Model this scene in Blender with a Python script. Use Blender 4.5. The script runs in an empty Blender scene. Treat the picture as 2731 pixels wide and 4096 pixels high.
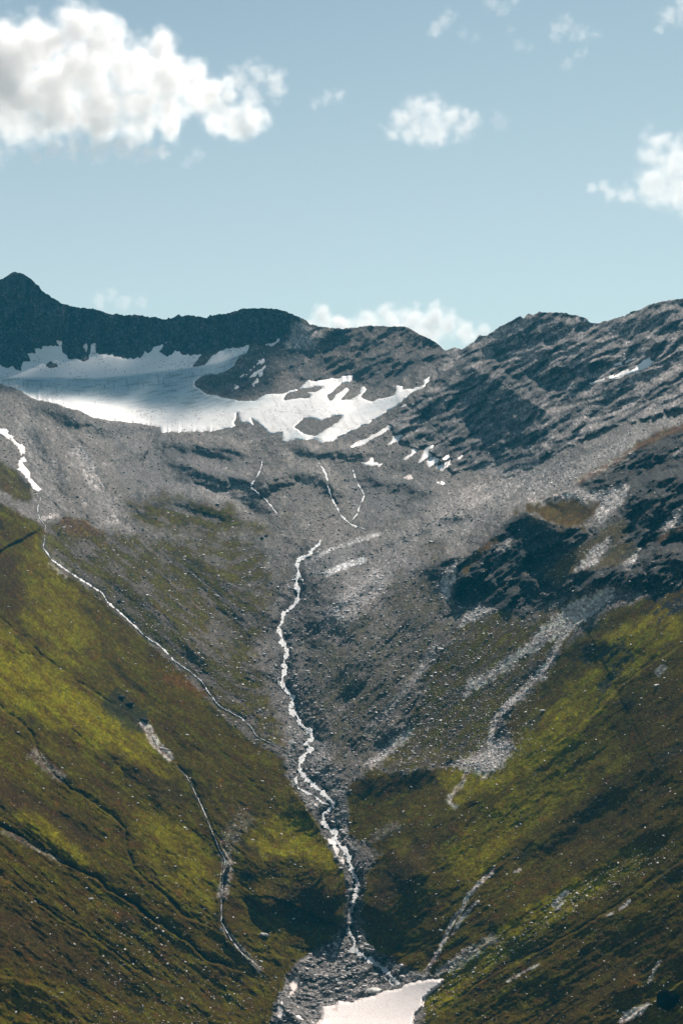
import bpy, math, time
import numpy as np
from mathutils import Vector, Matrix
T0 = time.time()
scene = bpy.context.scene
rng = np.random.default_rng(7)

# ------------------------------------------------------------------ camera, sky, sun, exposure
W0, H0 = 2731.0, 4096.0
FPX = 6495.0                       # focal length in photo pixels
CU, CV = W0 / 2, H0 / 2
cam_d = bpy.data.cameras.new('camera')
cam_d.sensor_fit = 'VERTICAL'
cam_d.sensor_height = 24.0
cam_d.lens = 24.0 * FPX / H0
cam_d.clip_start = 1.0
cam_d.clip_end = 60000.0
cam = bpy.data.objects.new('camera', cam_d)
scene.collection.objects.link(cam)
cam.location = (0, 0, 0)
cam.rotation_euler = (math.radians(90), 0, 0)
scene.camera = cam

SUN_AZ = math.radians(14.0)       # to the right of the view direction, behind the ridge
SUN_EL = math.radians(41.0)
SUN = Vector((math.sin(SUN_AZ) * math.cos(SUN_EL), math.cos(SUN_AZ) * math.cos(SUN_EL), math.sin(SUN_EL)))
world = bpy.data.worlds.new('World')
scene.world = world
world.use_nodes = True
nt = world.node_tree
nt.nodes.clear()
sky = nt.nodes.new('ShaderNodeTexSky')
sky.sky_type = 'NISHITA'
sky.sun_disc = False
sky.sun_elevation = SUN_EL
sky.sun_rotation = SUN_AZ
sky.altitude = 2200
sky.air_density = 1.0
sky.dust_density = 2.2
sky.ozone_density = 0.7
bg = nt.nodes.new('ShaderNodeBackground')
bg.inputs['Strength'].default_value = 0.075
wo = nt.nodes.new('ShaderNodeOutputWorld')
tc = nt.nodes.new('ShaderNodeTexCoord'); sx = nt.nodes.new('ShaderNodeSeparateXYZ'); nt.links.new(tc.outputs['Generated'], sx.inputs[0])
mr0 = nt.nodes.new('ShaderNodeMapRange'); mr0.inputs[1].default_value = 0.0; mr0.inputs[2].default_value = 0.36; mr0.inputs[3].default_value = .62; mr0.inputs[4].default_value = 0.08
nt.links.new(sx.outputs['Z'], mr0.inputs[0])
tint = nt.nodes.new('ShaderNodeMix'); tint.data_type = 'RGBA'; tint.blend_type = 'MULTIPLY'; tint.inputs[0].default_value = 1.0; tint.inputs[7].default_value = (.75, .98, .89, 1)
nt.links.new(sky.outputs[0], tint.inputs[6])
vapour = nt.nodes.new('ShaderNodeMix'); vapour.data_type = 'RGBA'; vapour.inputs[7].default_value = (12.4, 12.5, 11.7, 1)     # pale summer haze low over the horizon, all round
nt.links.new(mr0.outputs[0], vapour.inputs[0]); nt.links.new(tint.outputs[2], vapour.inputs[6])
nt.links.new(vapour.outputs[2], bg.inputs[0])
nt.links.new(bg.outputs[0], wo.inputs[0])

sd = bpy.data.lights.new('sun', 'SUN')
sd.energy = 5.0
sd.angle = math.radians(0.55)
sd.color = (1.0, 0.89, 0.785)
so = bpy.data.objects.new('sun', sd)
scene.collection.objects.link(so)
so.rotation_euler = SUN.to_track_quat('Z', 'Y').to_euler()

scene.view_settings.view_transform = 'Standard'
scene.view_settings.look = 'None'
scene.view_settings.exposure = 0.1
scene.view_settings.gamma = 1.0
scene.cycles.max_bounces = 10
scene.cycles.diffuse_bounces = 2
scene.cycles.glossy_bounces = 1
scene.cycles.volume_bounces = 6
scene.cycles.transparent_max_bounces = 32
scene.cycles.use_denoising = True
HZTOP = 640.0
HDENS = 0.000035
HCOL = (.05, .60, .95, 1)

# ------------------------------------------------------------------ noise
def make_tab(seed):
    r = np.random.default_rng(seed)
    p = r.permutation(512)
    a = r.uniform(0, 2 * np.pi, 512)
    return np.concatenate([p, p]), np.cos(a).astype(np.float32), np.sin(a).astype(np.float32)
_tabs = {}
def pn(x, y, seed=0):
    if seed not in _tabs:
        _tabs[seed] = make_tab(seed + 11)
    p, ga, gb = _tabs[seed]
    xf = np.floor(x); yf = np.floor(y)
    fx = (x - xf).astype(np.float32); fy = (y - yf).astype(np.float32)
    xi = xf.astype(np.int64) & 511; yi = yf.astype(np.int64) & 511
    ux = fx * fx * fx * (fx * (fx * 6 - 15) + 10)
    uy = fy * fy * fy * (fy * (fy * 6 - 15) + 10)
    def g(ix, iy, dx, dy):
        h = p[p[ix & 511] + (iy & 511)] & 511
        return ga[h] * dx + gb[h] * dy
    n00 = g(xi, yi, fx, fy); n10 = g(xi + 1, yi, fx - 1, fy)
    n01 = g(xi, yi + 1, fx, fy - 1); n11 = g(xi + 1, yi + 1, fx - 1, fy - 1)
    a = n00 + ux * (n10 - n00); b = n01 + ux * (n11 - n01)
    return 1.5 * (a + uy * (b - a))
def fbm(x, y, lam, octs, seed=0, gain=0.5, ridged=False):
    """amplitude of the first octave is 1"""
    s = 0; a = 1.0
    for i in range(octs):
        n = pn(x / lam, y / lam, seed + i)
        if ridged:
            n = 1 - 2.6 * np.abs(n)
        s = s + a * n
        lam *= 0.5; a *= gain
    return s
def rot(u, v, deg):
    c, s = math.cos(math.radians(deg)), math.sin(math.radians(deg))
    return u * c + v * s, -u * s + v * c            # (along, across); across grows downwards
def smooth(x, a, b):
    t = np.clip((x - a) / (b - a), 0, 1)
    return t * t * (3 - 2 * t)

# ------------------------------------------------------------------ the grid (image angles -> real distances)
SKY = np.array([(-900,1420),(-500,1330),(-200,1215),(-80,1160),(0,1117),(27,1106),(49,1090),(67,1087),(89,1092),(116,1108),(134,1124),(156,1141),(167,1159),
(192,1179),(219,1195),(245,1212),(290,1223),(321,1231),(366,1234),(402,1243),(435,1255),(455,1258),(471,1254),(495,1261),(536,1258),(567,1262),
(598,1269),(625,1267),(654,1279),(670,1276),(674,1268),(681,1275),(696,1269),(713,1255),(729,1268),(753,1258),(780,1263),(827,1271),(843,1260),
(896,1256),(950,1241),(979,1233),(1012,1233),(1084,1232),(1111,1237),(1146,1246),(1182,1262),(1213,1273),(1240,1296),(1280,1306),(1325,1311),
(1370,1315),(1419,1310),(1473,1303),(1565,1306),(1619,1306),(1646,1318),(1673,1336),(1696,1345),(1722,1357),(1747,1372),(1761,1387),(1778,1401),
(1799,1397),(1820,1388),(1845,1399),(1868,1385),(1902,1359),(1912,1342),(1920,1338),(1929,1343),(1941,1344),(1964,1330),(2002,1305),(2040,1286),
(2063,1272),(2078,1264),(2090,1272),(2113,1253),(2132,1260),(2155,1247),(2178,1251),(2220,1249),(2269,1254),(2313,1265),(2343,1274),(2359,1289),
(2382,1295),(2428,1282),(2495,1263),(2524,1246),(2558,1239),(2591,1220),(2628,1209),(2669,1202),(2731,1194),(2900,1160),(3200,1190),(3600,1260)], float)
ucols = np.concatenate([np.arange(-900, -60, 24), np.arange(-60, 2792, 3.7), np.arange(2800, 3601, 24)])
NU = len(ucols)
skyv = np.interp(ucols, SKY[:, 0], SKY[:, 1])
skyv = skyv + np.where(ucols < 1150, 3.2, 0) * np.maximum(0, pn(ucols / 7.0, ucols * 0 + .8, 5)) + 2.8 * pn(ucols / 11.0, ucols * 0 + .5, 3) + 1.8 * pn(ucols / 5.0, ucols * 0 + .2, 4)
NV_IN = 800
tt = np.linspace(0, 1, NV_IN)
VBOT = 4130.0
Vg = skyv[None, :] + tt[:, None] * (VBOT - skyv[None, :])
extra = np.array([4150, 4185, 4230, 4290, 4370, 4470, 4600.])
Vg = np.concatenate([Vg, np.repeat(extra[:, None], NU, 1)], 0)
NV = Vg.shape[0]
Ug = np.repeat(ucols[None, :], NV, 0)

CP = np.array([
(0,1117,3400),(67,1087,3400),(300,1228,3385),(700,1265,3360),(1050,1235,3310),(1400,1310,3250),(1780,1400,3100),(2100,1255,2850),(2380,1295,2720),(2731,1194,2650),
(-600,1350,3300),(-900,1420,3200),(3200,1190,2500),(3600,1260,2400),
(0,1450,3300),(300,1400,3310),(600,1420,3290),(900,1400,3240),(1150,1420,3190),(1400,1500,3060),(1730,1530,2930),
(0,1530,3150),(300,1560,3050),(500,1650,2900),(800,1700,2820),(1100,1740,2720),(1300,1750,2680),(1000,1560,2980),(700,1500,3130),(1300,1600,2880),(1600,1590,2830),
(900,1900,2520),(600,1850,2580),(1300,1950,2430),(1450,2110,2230),(1000,2110,2230),(1700,1850,2500),(1600,2000,2350),(1270,2170,2120),(300,1800,2560),(100,1720,2620),(300,1640,2760),(0,1620,2760),
(0,1900,2250),(200,2060,2080),(-600,1700,2500),(500,2100,2130),
(0,2200,1780),(0,2600,1450),(0,3000,1200),(0,3500,990),(0,4096,830),(-800,2200,1500),(-800,3000,960),(-800,4096,640),
(400,2400,1830),(400,3000,1340),(400,3500,1120),(400,4096,940),
(800,2300,1960),(800,2700,1640),(800,3200,1380),(800,3700,1190),(800,4096,1060),
(1200,2300,1980),(1130,2500,1840),(1130,2750,1680),(1240,3000,1540),(1300,3200,1450),(1370,3400,1370),(1400,3600,1290),(1400,3800,1220),(1500,4000,1150),(1500,4096,1120),(1450,4600,960),
(1600,2200,2050),(1500,2600,1760),(1600,3000,1530),(1500,3200,1440),
(1900,1950,2330),(2200,1850,2250),(2600,1700,2180),(2000,2100,2030),(2000,2450,1720),(1900,2800,1550),(1900,3200,1350),(1700,3600,1220),(1900,4000,1060),
(2200,3000,1350),(2200,3500,1150),(2200,4096,950),(2500,2400,1500),(2500,2900,1250),(2500,3400,1080),(2731,2100,1640),(2731,2600,1280),(2731,3100,1060),(2731,3600,920),(2731,4096,810),
(3400,2600,1020),(3400,4096,640),(3400,1700,2000),(3400,3300,800),(0,4600,730),(2731,4600,700),
(1800,1750,2640),(2100,1500,2680),(2100,1850,2360),(2400,1550,2490),(2731,1450,2430)], float)
def tps_fit(P, val, lam):
    n = len(P)
    d = np.hypot(P[:, None, 0] - P[None, :, 0], P[:, None, 1] - P[None, :, 1]) / 1000
    K = np.where(d > 0, d * d * np.log(d + 1e-12), 0) + lam * np.eye(n)
    A = np.zeros((n + 3, n + 3)); A[:n, :n] = K
    Q = np.c_[np.ones(n), P / 1000]
    A[:n, n:] = Q; A[n:, :n] = Q.T
    return np.linalg.solve(A, np.r_[val, 0, 0, 0])
def tps_eval(P, w, U, V):
    out = w[-3] + w[-2] * U / 1000 + w[-1] * V / 1000
    for i in range(len(P)):
        d2 = ((U - P[i, 0]) ** 2 + (V - P[i, 1]) ** 2) / 1e6 + 1e-12
        out += w[i] * d2 * 0.5 * np.log(d2)
    return out
wts = tps_fit(CP[:, :2], 1000.0 / CP[:, 2], 0.004)
def base_depth(U, V):
    return 1000.0 / np.clip(tps_eval(CP[:, :2], wts, U, V), 0.2, 3.0)
D = base_depth(Ug, Vg)
D0 = D.copy()
print('base', time.time() - T0)
Uf, Vf = Ug, Vg
wx = 7 * pn(Ug / 60, Vg / 60, 21) + 3.5 * pn(Ug / 22, Vg / 22, 22)      # a slight wander, so no line is drawn with a ruler
wy = 7 * pn(Ug / 60, Vg / 60, 23) + 3.5 * pn(Ug / 22, Vg / 22, 24)
Uw, Vw = Ug + wx, Vg + wy

def line_dist(pts, U, V, reach):
    """distance, side sign (+ = right-hand side walking along), position 0..1, on the box round the line"""
    pts = np.asarray(pts, float)
    m = (U > pts[:, 0].min() - reach) & (U < pts[:, 0].max() + reach) & (V > pts[:, 1].min() - reach) & (V < pts[:, 1].max() + reach)
    idx = np.nonzero(m)
    u = U[idx]; v = V[idx]
    best = np.full(u.shape, 1e9); side = np.zeros(u.shape); tpos = np.zeros(u.shape)
    seg = np.hypot(*np.diff(pts[:, :2], axis=0).T); cum = np.r_[0, np.cumsum(seg)]
    for i in range(len(pts) - 1):
        a = pts[i, :2]; b = pts[i + 1, :2]; d = b - a; L2 = d @ d
        t = np.clip(((u - a[0]) * d[0] + (v - a[1]) * d[1]) / L2, 0, 1)
        dd = np.hypot(u - a[0] - t * d[0], v - a[1] - t * d[1])
        k = dd < best
        cr = d[0] * (v - a[1]) - d[1] * (u - a[0])
        best = np.where(k, dd, best); side = np.where(k, np.sign(cr), side)
        tpos = np.where(k, (cum[i] + t * seg[i]) / cum[-1], tpos)
    return idx, best, side, tpos
def ends(t, e=0.12):
    return smooth(t, 0, e) * smooth(1 - t, 0, e)
def crest(pts, amp, w, edge=5.0, back=0.0, wb=20.0, taper=(1, 1)):
    """near side (right hand) stands forward of what lies behind it"""
    idx, d, s, t = line_dist(pts, Uw, Vw, w * 4)
    e = (smooth(t, 0, .15) if taper[0] else 1) * (smooth(1 - t, 0, .15) if taper[1] else 1)
    sdist = d * s
    ramp = smooth(sdist, -edge, edge * .2)
    far = np.exp(-np.maximum(sdist, 0) / w)
    D[idx] -= amp * e * ramp * far
    if back:
        D[idx] += back * e * np.exp(-np.maximum(-sdist, 0) / wb) * (1 - ramp)
def ridge(pts, amp, w, e=0.2):
    idx, d, s, t = line_dist(pts, Uw, Vw, w * 3)
    D[idx] -= amp * ends(t, e) * np.exp(-(d / w) ** 2)
def poly_sd(poly, U, V, reach=60):
    """signed distance to a polygon, positive inside"""
    poly = np.asarray(poly, float)
    out = np.full(U.shape, -1e3)
    m = (U > poly[:, 0].min() - reach) & (U < poly[:, 0].max() + reach) & (V > poly[:, 1].min() - reach) & (V < poly[:, 1].max() + reach)
    idx = np.nonzero(m); u = U[idx]; v = V[idx]
    if len(u) == 0:
        return out
    best = np.full(u.shape, 1e9); ins = np.zeros(u.shape, bool)
    n = len(poly)
    for i in range(n):
        a = poly[i]; b = poly[(i + 1) % n]; d = b - a; L2 = d @ d + 1e-9
        t = np.clip(((u - a[0]) * d[0] + (v - a[1]) * d[1]) / L2, 0, 1)
        best = np.minimum(best, np.hypot(u - a[0] - t * d[0], v - a[1] - t * d[1]))
        c = (a[1] > v) != (b[1] > v)
        if abs(b[1] - a[1]) > 1e-9:
            ins ^= c & (u < (b[0] - a[0]) * (v - a[1]) / (b[1] - a[1]) + a[0])
    out[idx] = np.where(ins, best, -best)
    return out
def pmask(poly, soft=12.0, rag=0.0, lam=40.0, seed=50):
    s = poly_sd(poly, Ug, Vg, reach=soft + rag * 2 + 5)
    if rag:
        s = s + rag * fbm(Ug, Vg, lam, 3, seed)
    return smooth(s, -soft, soft)
def lmask(pts, w, soft=None, rag=0.0, lam=25.0, seed=60, taper=True):
    soft = soft or w
    idx, d, s, t = line_dist(pts, Ug, Vg, w + soft + rag * 2 + 5)
    if rag:
        d = d + rag * fbm(Ug[idx], Vg[idx], lam, 2, seed)
    out = np.zeros(Ug.shape)
    out[idx] = smooth(w + soft - d, 0, soft) * (ends(t, .06) if taper else 1)
    return out

# ---- relief: spurs, moraines, gullies.  front side = right hand when walking the list
crest([(-900,1420),(-300,1500),(0,1538),(60,1556),(150,1602),(277,1631),(384,1676),(536,1694),(620,1706),(652,1722)], 90, 260, taper=(0, 1))
crest([(-900,1800),(-300,1930),(0,2015),(62,2037),(129,2073),(174,2100),(181,2131),(176,2180)], 42, 200, taper=(0, 1))
crest([(174,2140),(172,2200),(205,2240),(268,2284),(357,2342),(430,2410),(536,2503),(643,2588),(750,2682)], 26, 90, back=6, wb=18)
crest([(2010,2085),(2110,2032),(2290,1950),(2330,1915),(2400,1880),(2480,1835),(2600,1765),(2731,1712),(3100,1600),(3600,1500)], 170, 260, taper=(1, 0))
crest([(-900,2000),(-300,2300),(0,2477),(100,2560),(180,2637),(250,2682),(380,2776),(470,2830),(536,2870),(600,2930)], 24, 110, back=17, wb=15, taper=(0, 1))
crest([(20,2578),(85,2611),(183,2642)], 9, 30, back=8, wb=9)
crest([(536,2870),(570,2920),(620,2990),(690,3045),(750,3110),(800,3210),(838,3300),(900,3400),(915,3450),(890,3510),(880,3600),(880,3700),(910,3760),(960,3800),(1060,3900)], 24, 90, back=12, wb=20)
crest([(-300,2650),(0,2827),(45,2867),(120,2929),(170,3054),(223,3112),(286,3162),(379,3220),(437,3264),(495,3313),(500,3380),(527,3470),(594,3535),(661,3588),(714,3657),(821,3701),(890,3740)], 17, 80, back=17, wb=20, taper=(0, 1))
crest([(-300,3150),(0,3313),(107,3367),(214,3434),(277,3470),(379,3517),(420,3557),(491,3597),(549,3642),(594,3682),(638,3704),(700,3745),(750,3773),(821,3844),(964,3889),(1027,3942)], 13, 80, back=18, wb=16, taper=(0, 1))
crest([(-300,3300),(0,3508),(49,3539),(129,3602),(214,3664),(295,3713),(384,3762),(482,3838),(545,3879),(643,3932),(720,3960)], 14, 90, back=12, wb=20, taper=(0, 1))
crest([(-300,3850),(0,3905),(60,3914),(156,3945),(268,4012),(330,4096),(400,4200)], 26, 120, taper=(0, 0))
ridge([(-60,3120),(67,3237),(179,3313),(268,3394),(360,3480)], 9, 38)
ridge([(0,2650),(200,2790),(420,2930),(600,3050),(700,3180),(760,3300)], 16, 90)
ridge([(100,2350),(300,2480),(500,2650),(700,2830),(900,3000)], 14, 90)
ridge([(400,2250),(650,2420),(850,2640),(1000,2850)], 12, 80)
# knoll left of the stream
crest([(1120,3130),(1190,3180),(1290,3330),(1370,3460),(1402,3560),(1392,3640),(1378,3720),(1340,3760)], 34, 130)
ridge([(930,3480),(1060,3440),(1180,3430),(1300,3470),(1360,3520)], 20, 70)
ridge([(1000,3650),(1150,3560),(1280,3560),(1370,3620)], 22, 80)
crest([(1000,3800),(1150,3830),(1230,3815),(1330,3760)][::-1], -7, 40)
# right of the stream
crest([(1400,3640),(1440,3560),(1460,3480),(1530,3420),(1600,3370)], 10, 120)
crest([(1370,3190),(1400,3150),(1450,3090),(1530,3040),(1650,3040),(1800,3010)], 9, 120)
ridge([(1420,3130),(1600,3080),(1780,3060)], 14, 60)
ridge([(1500,3560),(1650,3400),(1850,3180),(2150,2980),(2350,2800)], 20, 150)
ridge([(1500,3700),(1560,3560),(1700,3420)], 20, 80)
ridge([(1400,3300),(1560,3240),(1700,3180),(1850,3100)], -4, 50)
crest([(1738,4073),(1848,3991),(1957,3909),(2076,3845),(2176,3799),(2320,3720),(2500,3600),(2731,3440),(3000,3300)], 14, 100, back=9, wb=18, taper=(1, 0))
ridge([(1850,4060),(2050,3950),(2300,3820),(2520,3680),(2800,3500)], 8, 60)
crest([(1690,3905),(1775,3763),(1848,3640),(1911,3560),(1984,3471),(2080,3400)], 8, 50, back=6, wb=14)
ridge([(1950,3780),(2150,3600),(2400,3420),(2731,3220)], 14, 70)
ridge([(2050,3560),(2300,3380),(2560,3180),(2731,3080)], -6, 70)
ridge([(2100,3420),(2350,3220),(2731,2960)], 7, 70)
ridge([(2150,3260),(2400,3060),(2731,2780)], -4, 60)
crest([(2190,3010),(2300,2920),(2390,2840),(2470,2760),(2600,2660),(2731,2580),(3000,2400)], 12, 110, back=6, wb=25, taper=(1, 0))
ridge([(2250,4150),(2420,3990),(2560,3900)], 12, 60)
crest([(2480,4110),(2560,4040),(2620,4000),(2731,3930),(2850,3880)], 26, 90, back=6, wb=20, taper=(1, 0))
# right gullies
crest([(1957,3000),(1990,2890),(2030,2821),(2103,2757),(2194,2666),(2250,2560),(2320,2490),(2441,2400)], 10, 60, back=7, wb=18)
crest([(1600,2930),(1700,2760),(1740,2640),(1790,2560),(1830,2500)], 10, 60, back=8, wb=22)
ridge([(1500,3000),(1620,2760),(1720,2560),(1740,2400)], 16, 70)
# central basin
crest([(880,2150),(1050,2130),(1180,2150),(1300,2165),(1420,2150),(1520,2110)], 26, 120)
ridge([(480,2060),(540,2020),(640,1985),(760,1990),(900,2040),(1000,2100)], 40, 38)
ridge([(640,1850),(740,1855),(870,1900),(1000,1915),(1150,1900)], 40, 30)
ridge([(980,2000),(1040,1950),(1120,1900),(1180,1885),(1260,1890),(1330,1940),(1380,2010)], 40, 36)
ridge([(440,1850),(520,1800),(640,1765),(850,1780),(1050,1800)], 44, 40)
ridge([(130,1650),(200,1780),(270,1880),(282,1940),(262,2000)], 30, 38)
ridge([(60,1640),(260,1700),(420,1760),(640,1745)], -26, 30, e=.1)
ridge([(300,1780),(350,1880),(420,1980),(470,2060)], -14, 26)
ridge([(560,1950),(700,1930),(900,1975),(1000,2040),(1100,2080)], -24, 24)
ridge([(1150,1770),(1250,1800),(1400,1800),(1500,1830)], 30, 28)
ridge([(1440,1900),(1560,1930),(1700,1960),(1800,1960)], 16, 30)
ridge([(1500,2070),(1660,2010),(1850,1920),(2100,1800)], -16, 24)
ridge([(1420,2230),(1560,2150),(1760,2060),(1980,1990)], 26, 34)
ridge([(1300,2440),(1480,2330),(1640,2240)], 8, 36)
ridge([(1330,2620),(1500,2480),(1640,2340)], -5, 22)
ridge([(1260,2780),(1420,2640),(1600,2480),(1690,2360)], 8, 34)
ridge([(1330,2860),(1500,2700),(1660,2520)], -5, 20)
ridge([(1340,2990),(1520,2830),(1680,2640)], 7, 30)
ridge([(380,2200),(560,2380),(760,2560),(900,2700)], 14, 44)
ridge([(620,2230),(760,2330),(900,2460),(1020,2600),(1080,2720)], -10, 34)
ridge([(720,2200),(900,2300),(1040,2420),(1090,2520)], 18, 44)
ridge([(1265,2180),(1185,2280),(1180,2380),(1120,2500),(1130,2700),(1170,2860),(1240,2960),(1200,3080),(1290,3200)], -15, 60, e=.08)
ridge([(1395,3440),(1420,3560),(1395,3700)], -5, 30)
ridge([(1350,2150),(1500,2080),(1700,2020),(1900,1960)], 10, 30)
crest([(230,2160),(260,2085),(330,2075),(400,2130),(440,2160)][::1], 16, 60)
def cliffs(pts, A, wa, wb, e=.1):
    idx, d, s, t = line_dist(pts, Uw, Vw, max(wa, wb) * 1.3)
    e = .28
    sd_ = d * s * (1 + .25 * pn(Ug[idx] / 50, Vg[idx] / 50, 77))
    prof = np.where(sd_ < 0, np.clip(1 + sd_ / wa, 0, 1) ** 1.3, np.clip(1 - sd_ / wb, 0, 1))
    D[idx] -= A * prof * ends(t, e)
cliffs([(1640,2300),(1700,2278),(1800,2238),(1880,2218),(1960,2150),(2030,2080),(2110,2050),(2230,2105),(2340,2110),(2400,2110)], 80, 60, 165)
cliffs([(2120,2330),(2180,2312),(2300,2290),(2400,2272),(2490,2255),(2600,2230),(2731,2200),(2900,2150)], 22, 50, 120)
cliffs([(2470,2060),(2520,1990),(2600,1930),(2731,1900),(2900,1850)], 60, 60, 170)
cliffs([(1560,1700),(1640,1610),(1740,1520),(1880,1470),(2050,1560),(2200,1660),(2300,1700)], 90, 110, 300)
cliffs([(1980,1420),(2100,1400),(2250,1430),(2400,1400),(2600,1380),(2800,1300)], 16, 60, 120)
ridge([(2330,1575),(2420,1545),(2500,1515),(2570,1490),(2640,1465)], 16, 34)
cliffs([(1960,1310),(2080,1275),(2200,1270),(2330,1300)], 16, 20, 60)
cliffs([(2400,1330),(2550,1270),(2750,1225)], 26, 25, 80)
cliffs([(1300,1420),(1420,1440),(1560,1430),(1700,1440)], 30, 60, 90)
cliffs([(2240,2640),(2330,2560),(2450,2560),(2560,2520),(2700,2440)], 9, 40, 110)
ridge([(800,4340),(1500,4340),(2200,4340)], 72, 270, e=.5)
ridge([(1270,2230),(1170,2420),(1140,2640),(1180,2850),(1240,3020),(1280,3160)], -26, 150, e=.25)
ridge([(1330,2300),(1420,2500),(1480,2700),(1480,2880)], 18, 110, e=.3)
ridge([(960,2350),(1000,2550),(1050,2750)], 20, 90, e=.3)
# streams cut in
STREAMS = {
 'main': ([(1283,2159),(1279,2173),(1244,2203),(1240,2217),(1202,2234),(1185,2249),(1193,2284),(1191,2307),(1183,2337),(1195,2368),(1191,2402),(1164,2433),(1130,2456),(1133,2483),(1112,2513),(1126,2544),(1130,2575),(1145,2594),(1149,2617),(1133,2651),(1143,2674),(1130,2712),(1130,2739),(1149,2766),(1172,2793),(1159,2840),(1190,2867),(1199,2898),(1244,2929),(1248,2956),(1221,2974),(1244,2996),(1217,3019),(1197,3059),(1199,3086),(1226,3117),(1279,3162),(1315,3197),(1337,3220),(1293,3260),(1293,3287),(1315,3318),(1342,3331),(1340,3360),(1373,3403),(1395,3425),(1396,3450),(1408,3486),(1430,3526),(1425,3566),(1413,3612),(1396,3664),(1396,3698),(1390,3727),(1419,3767),(1413,3796),(1448,3825),(1494,3848),(1534,3876),(1562,3905),(1597,3943)], 15),
 'arm': ([(1199,3086),(1181,3117),(1190,3153),(1225,3170),(1257,3185),(1293,3212),(1330,3226)], 9),
 'trib': ([(183,2098),(183,2134),(174,2188),(205,2237),(268,2281),(357,2339),(411,2371),(429,2406),(482,2451),(536,2500),(580,2545),(643,2585),(697,2643),(750,2679),(804,2723),(839,2777),(884,2830),(964,2871),(1000,2902),(1027,2947),(1081,2973),(1170,3018)], 7),
 'basin_a': ([(1262,1830),(1285,1868),(1304,1896),(1311,1949),(1327,1994),(1345,2025),(1358,2056),(1385,2083),(1407,2100),(1470,2120)], 7),
 'basin_b': ([(1407,1864),(1425,1927),(1447,1962),(1456,1985),(1438,2020),(1429,2056),(1398,2090)], 6),
 'basin_c': ([(1054,1830),(1036,1893),(1000,1947),(1054,1991),(1090,2030),(1116,2068)], 6),
 'strip_melt': ([(158,1972),(163,2000),(150,2040),(160,2075),(182,2098)], 5),
 'left_gully': ([(690,3045),(750,3110),(800,3210),(838,3300),(870,3380),(900,3440),(893,3510),(885,3600),(886,3690),(930,3765),(1000,3850),(1055,3905)], 5),
}
for k, (p, w) in STREAMS.items():
    ridge(p, -w * 0.45, w * 1.6, e=0.03)
# right-hand rubble gullies
ridge([(1450,2960),(1560,2800),(1680,2600),(1790,2420)], -8, 30)

# ------------------------------------------------------------------ ground cover (real colours of the stuff)
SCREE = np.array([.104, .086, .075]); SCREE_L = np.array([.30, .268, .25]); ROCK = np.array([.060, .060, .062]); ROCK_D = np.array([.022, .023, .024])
GREEN = np.array([.098, .080, .003]); OLIVE = np.array([.070, .049, .003]); BROWN = np.array([.058, .032, .006]); RUST = np.array([.120, .050, .008]); HEATH = np.array([.015, .014, .005])
col = np.zeros(Ug.shape + (3,)) + SCREE
def paint(m, c):
    global col
    col = col * (1 - m[..., None]) + m[..., None] * np.asarray(c)
n_big = fbm(Ug, Vg, 260, 4, 100); n_mid = fbm(Ug, Vg, 70, 4, 110); n_sm = fbm(Ug, Vg, 16, 3, 120)
left = smooth(1250 - Ug, -250, 250)
aL, cL = rot(Ug, Vg, 38); aR, cR = rot(Ug, Vg, -37)
TH = [(-200,2300,36),(200,2600,38),(300,3300,36),(200,3900,28),(600,2300,42),(900,2500,52),(1050,2800,55),(800,3200,50),(900,3700,42),(1100,3900,30),(300,1750,45),(700,1900,10),(1000,2050,0),(1250,1900,-10),
 (1200,2300,-75),(1150,2700,-85),(1350,2500,-58),(1350,2900,-50),(1500,2300,-40),(1600,2600,-56),(1800,2100,-33),(2300,1850,-30),(2100,1500,-28),(2600,1500,-28),(1900,2700,-48),(2200,2500,-42),(2500,2300,-45),(2400,2900,-40),(1900,3300,-42),(1500,3500,-55),(2300,3600,-35),(2731,3000,-38),(2000,4000,-32),(2600,3900,-30),(1400,3900,-20),(3200,2500,-38),(3200,3800,-32),(-500,3500,32)]
TH = np.array(TH, float)
wsum = 0; asum = 0
for u0, v0, a0 in TH:
    w0 = 1 / (((Ug - u0) ** 2 + (Vg - v0) ** 2) / 2e4 + 1) ** 2
    wsum = wsum + w0; asum = asum + w0 * a0
theta = asum / wsum
ANG = [54, 38, 15, -12, -32, -46, -62, -85]
wA = [np.exp(-((theta - a) / 9.0) ** 2) + 1e-6 for a in ANG]
sA = sum(wA); wA = [w / sA for w in wA]
def fall(lam, octs, seed, stretch=4.0, gain=.5):
    out = 0
    for k, (a, w) in enumerate(zip(ANG, wA)):
        aa, cc = rot(Ug, Vg, a)
        m = w > .02
        nv = np.zeros(Ug.shape); nv[m] = fbm(aa[m] / stretch, cc[m], lam, octs, seed + 10 * k, gain)
        out = out + w * nv
    return out * 1.25
streak = fall(26, 4, 130)
furrow = fall(34, 3, 150, 9.0)
tussA = fall(9, 3, 160, 2.4, .7)
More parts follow.
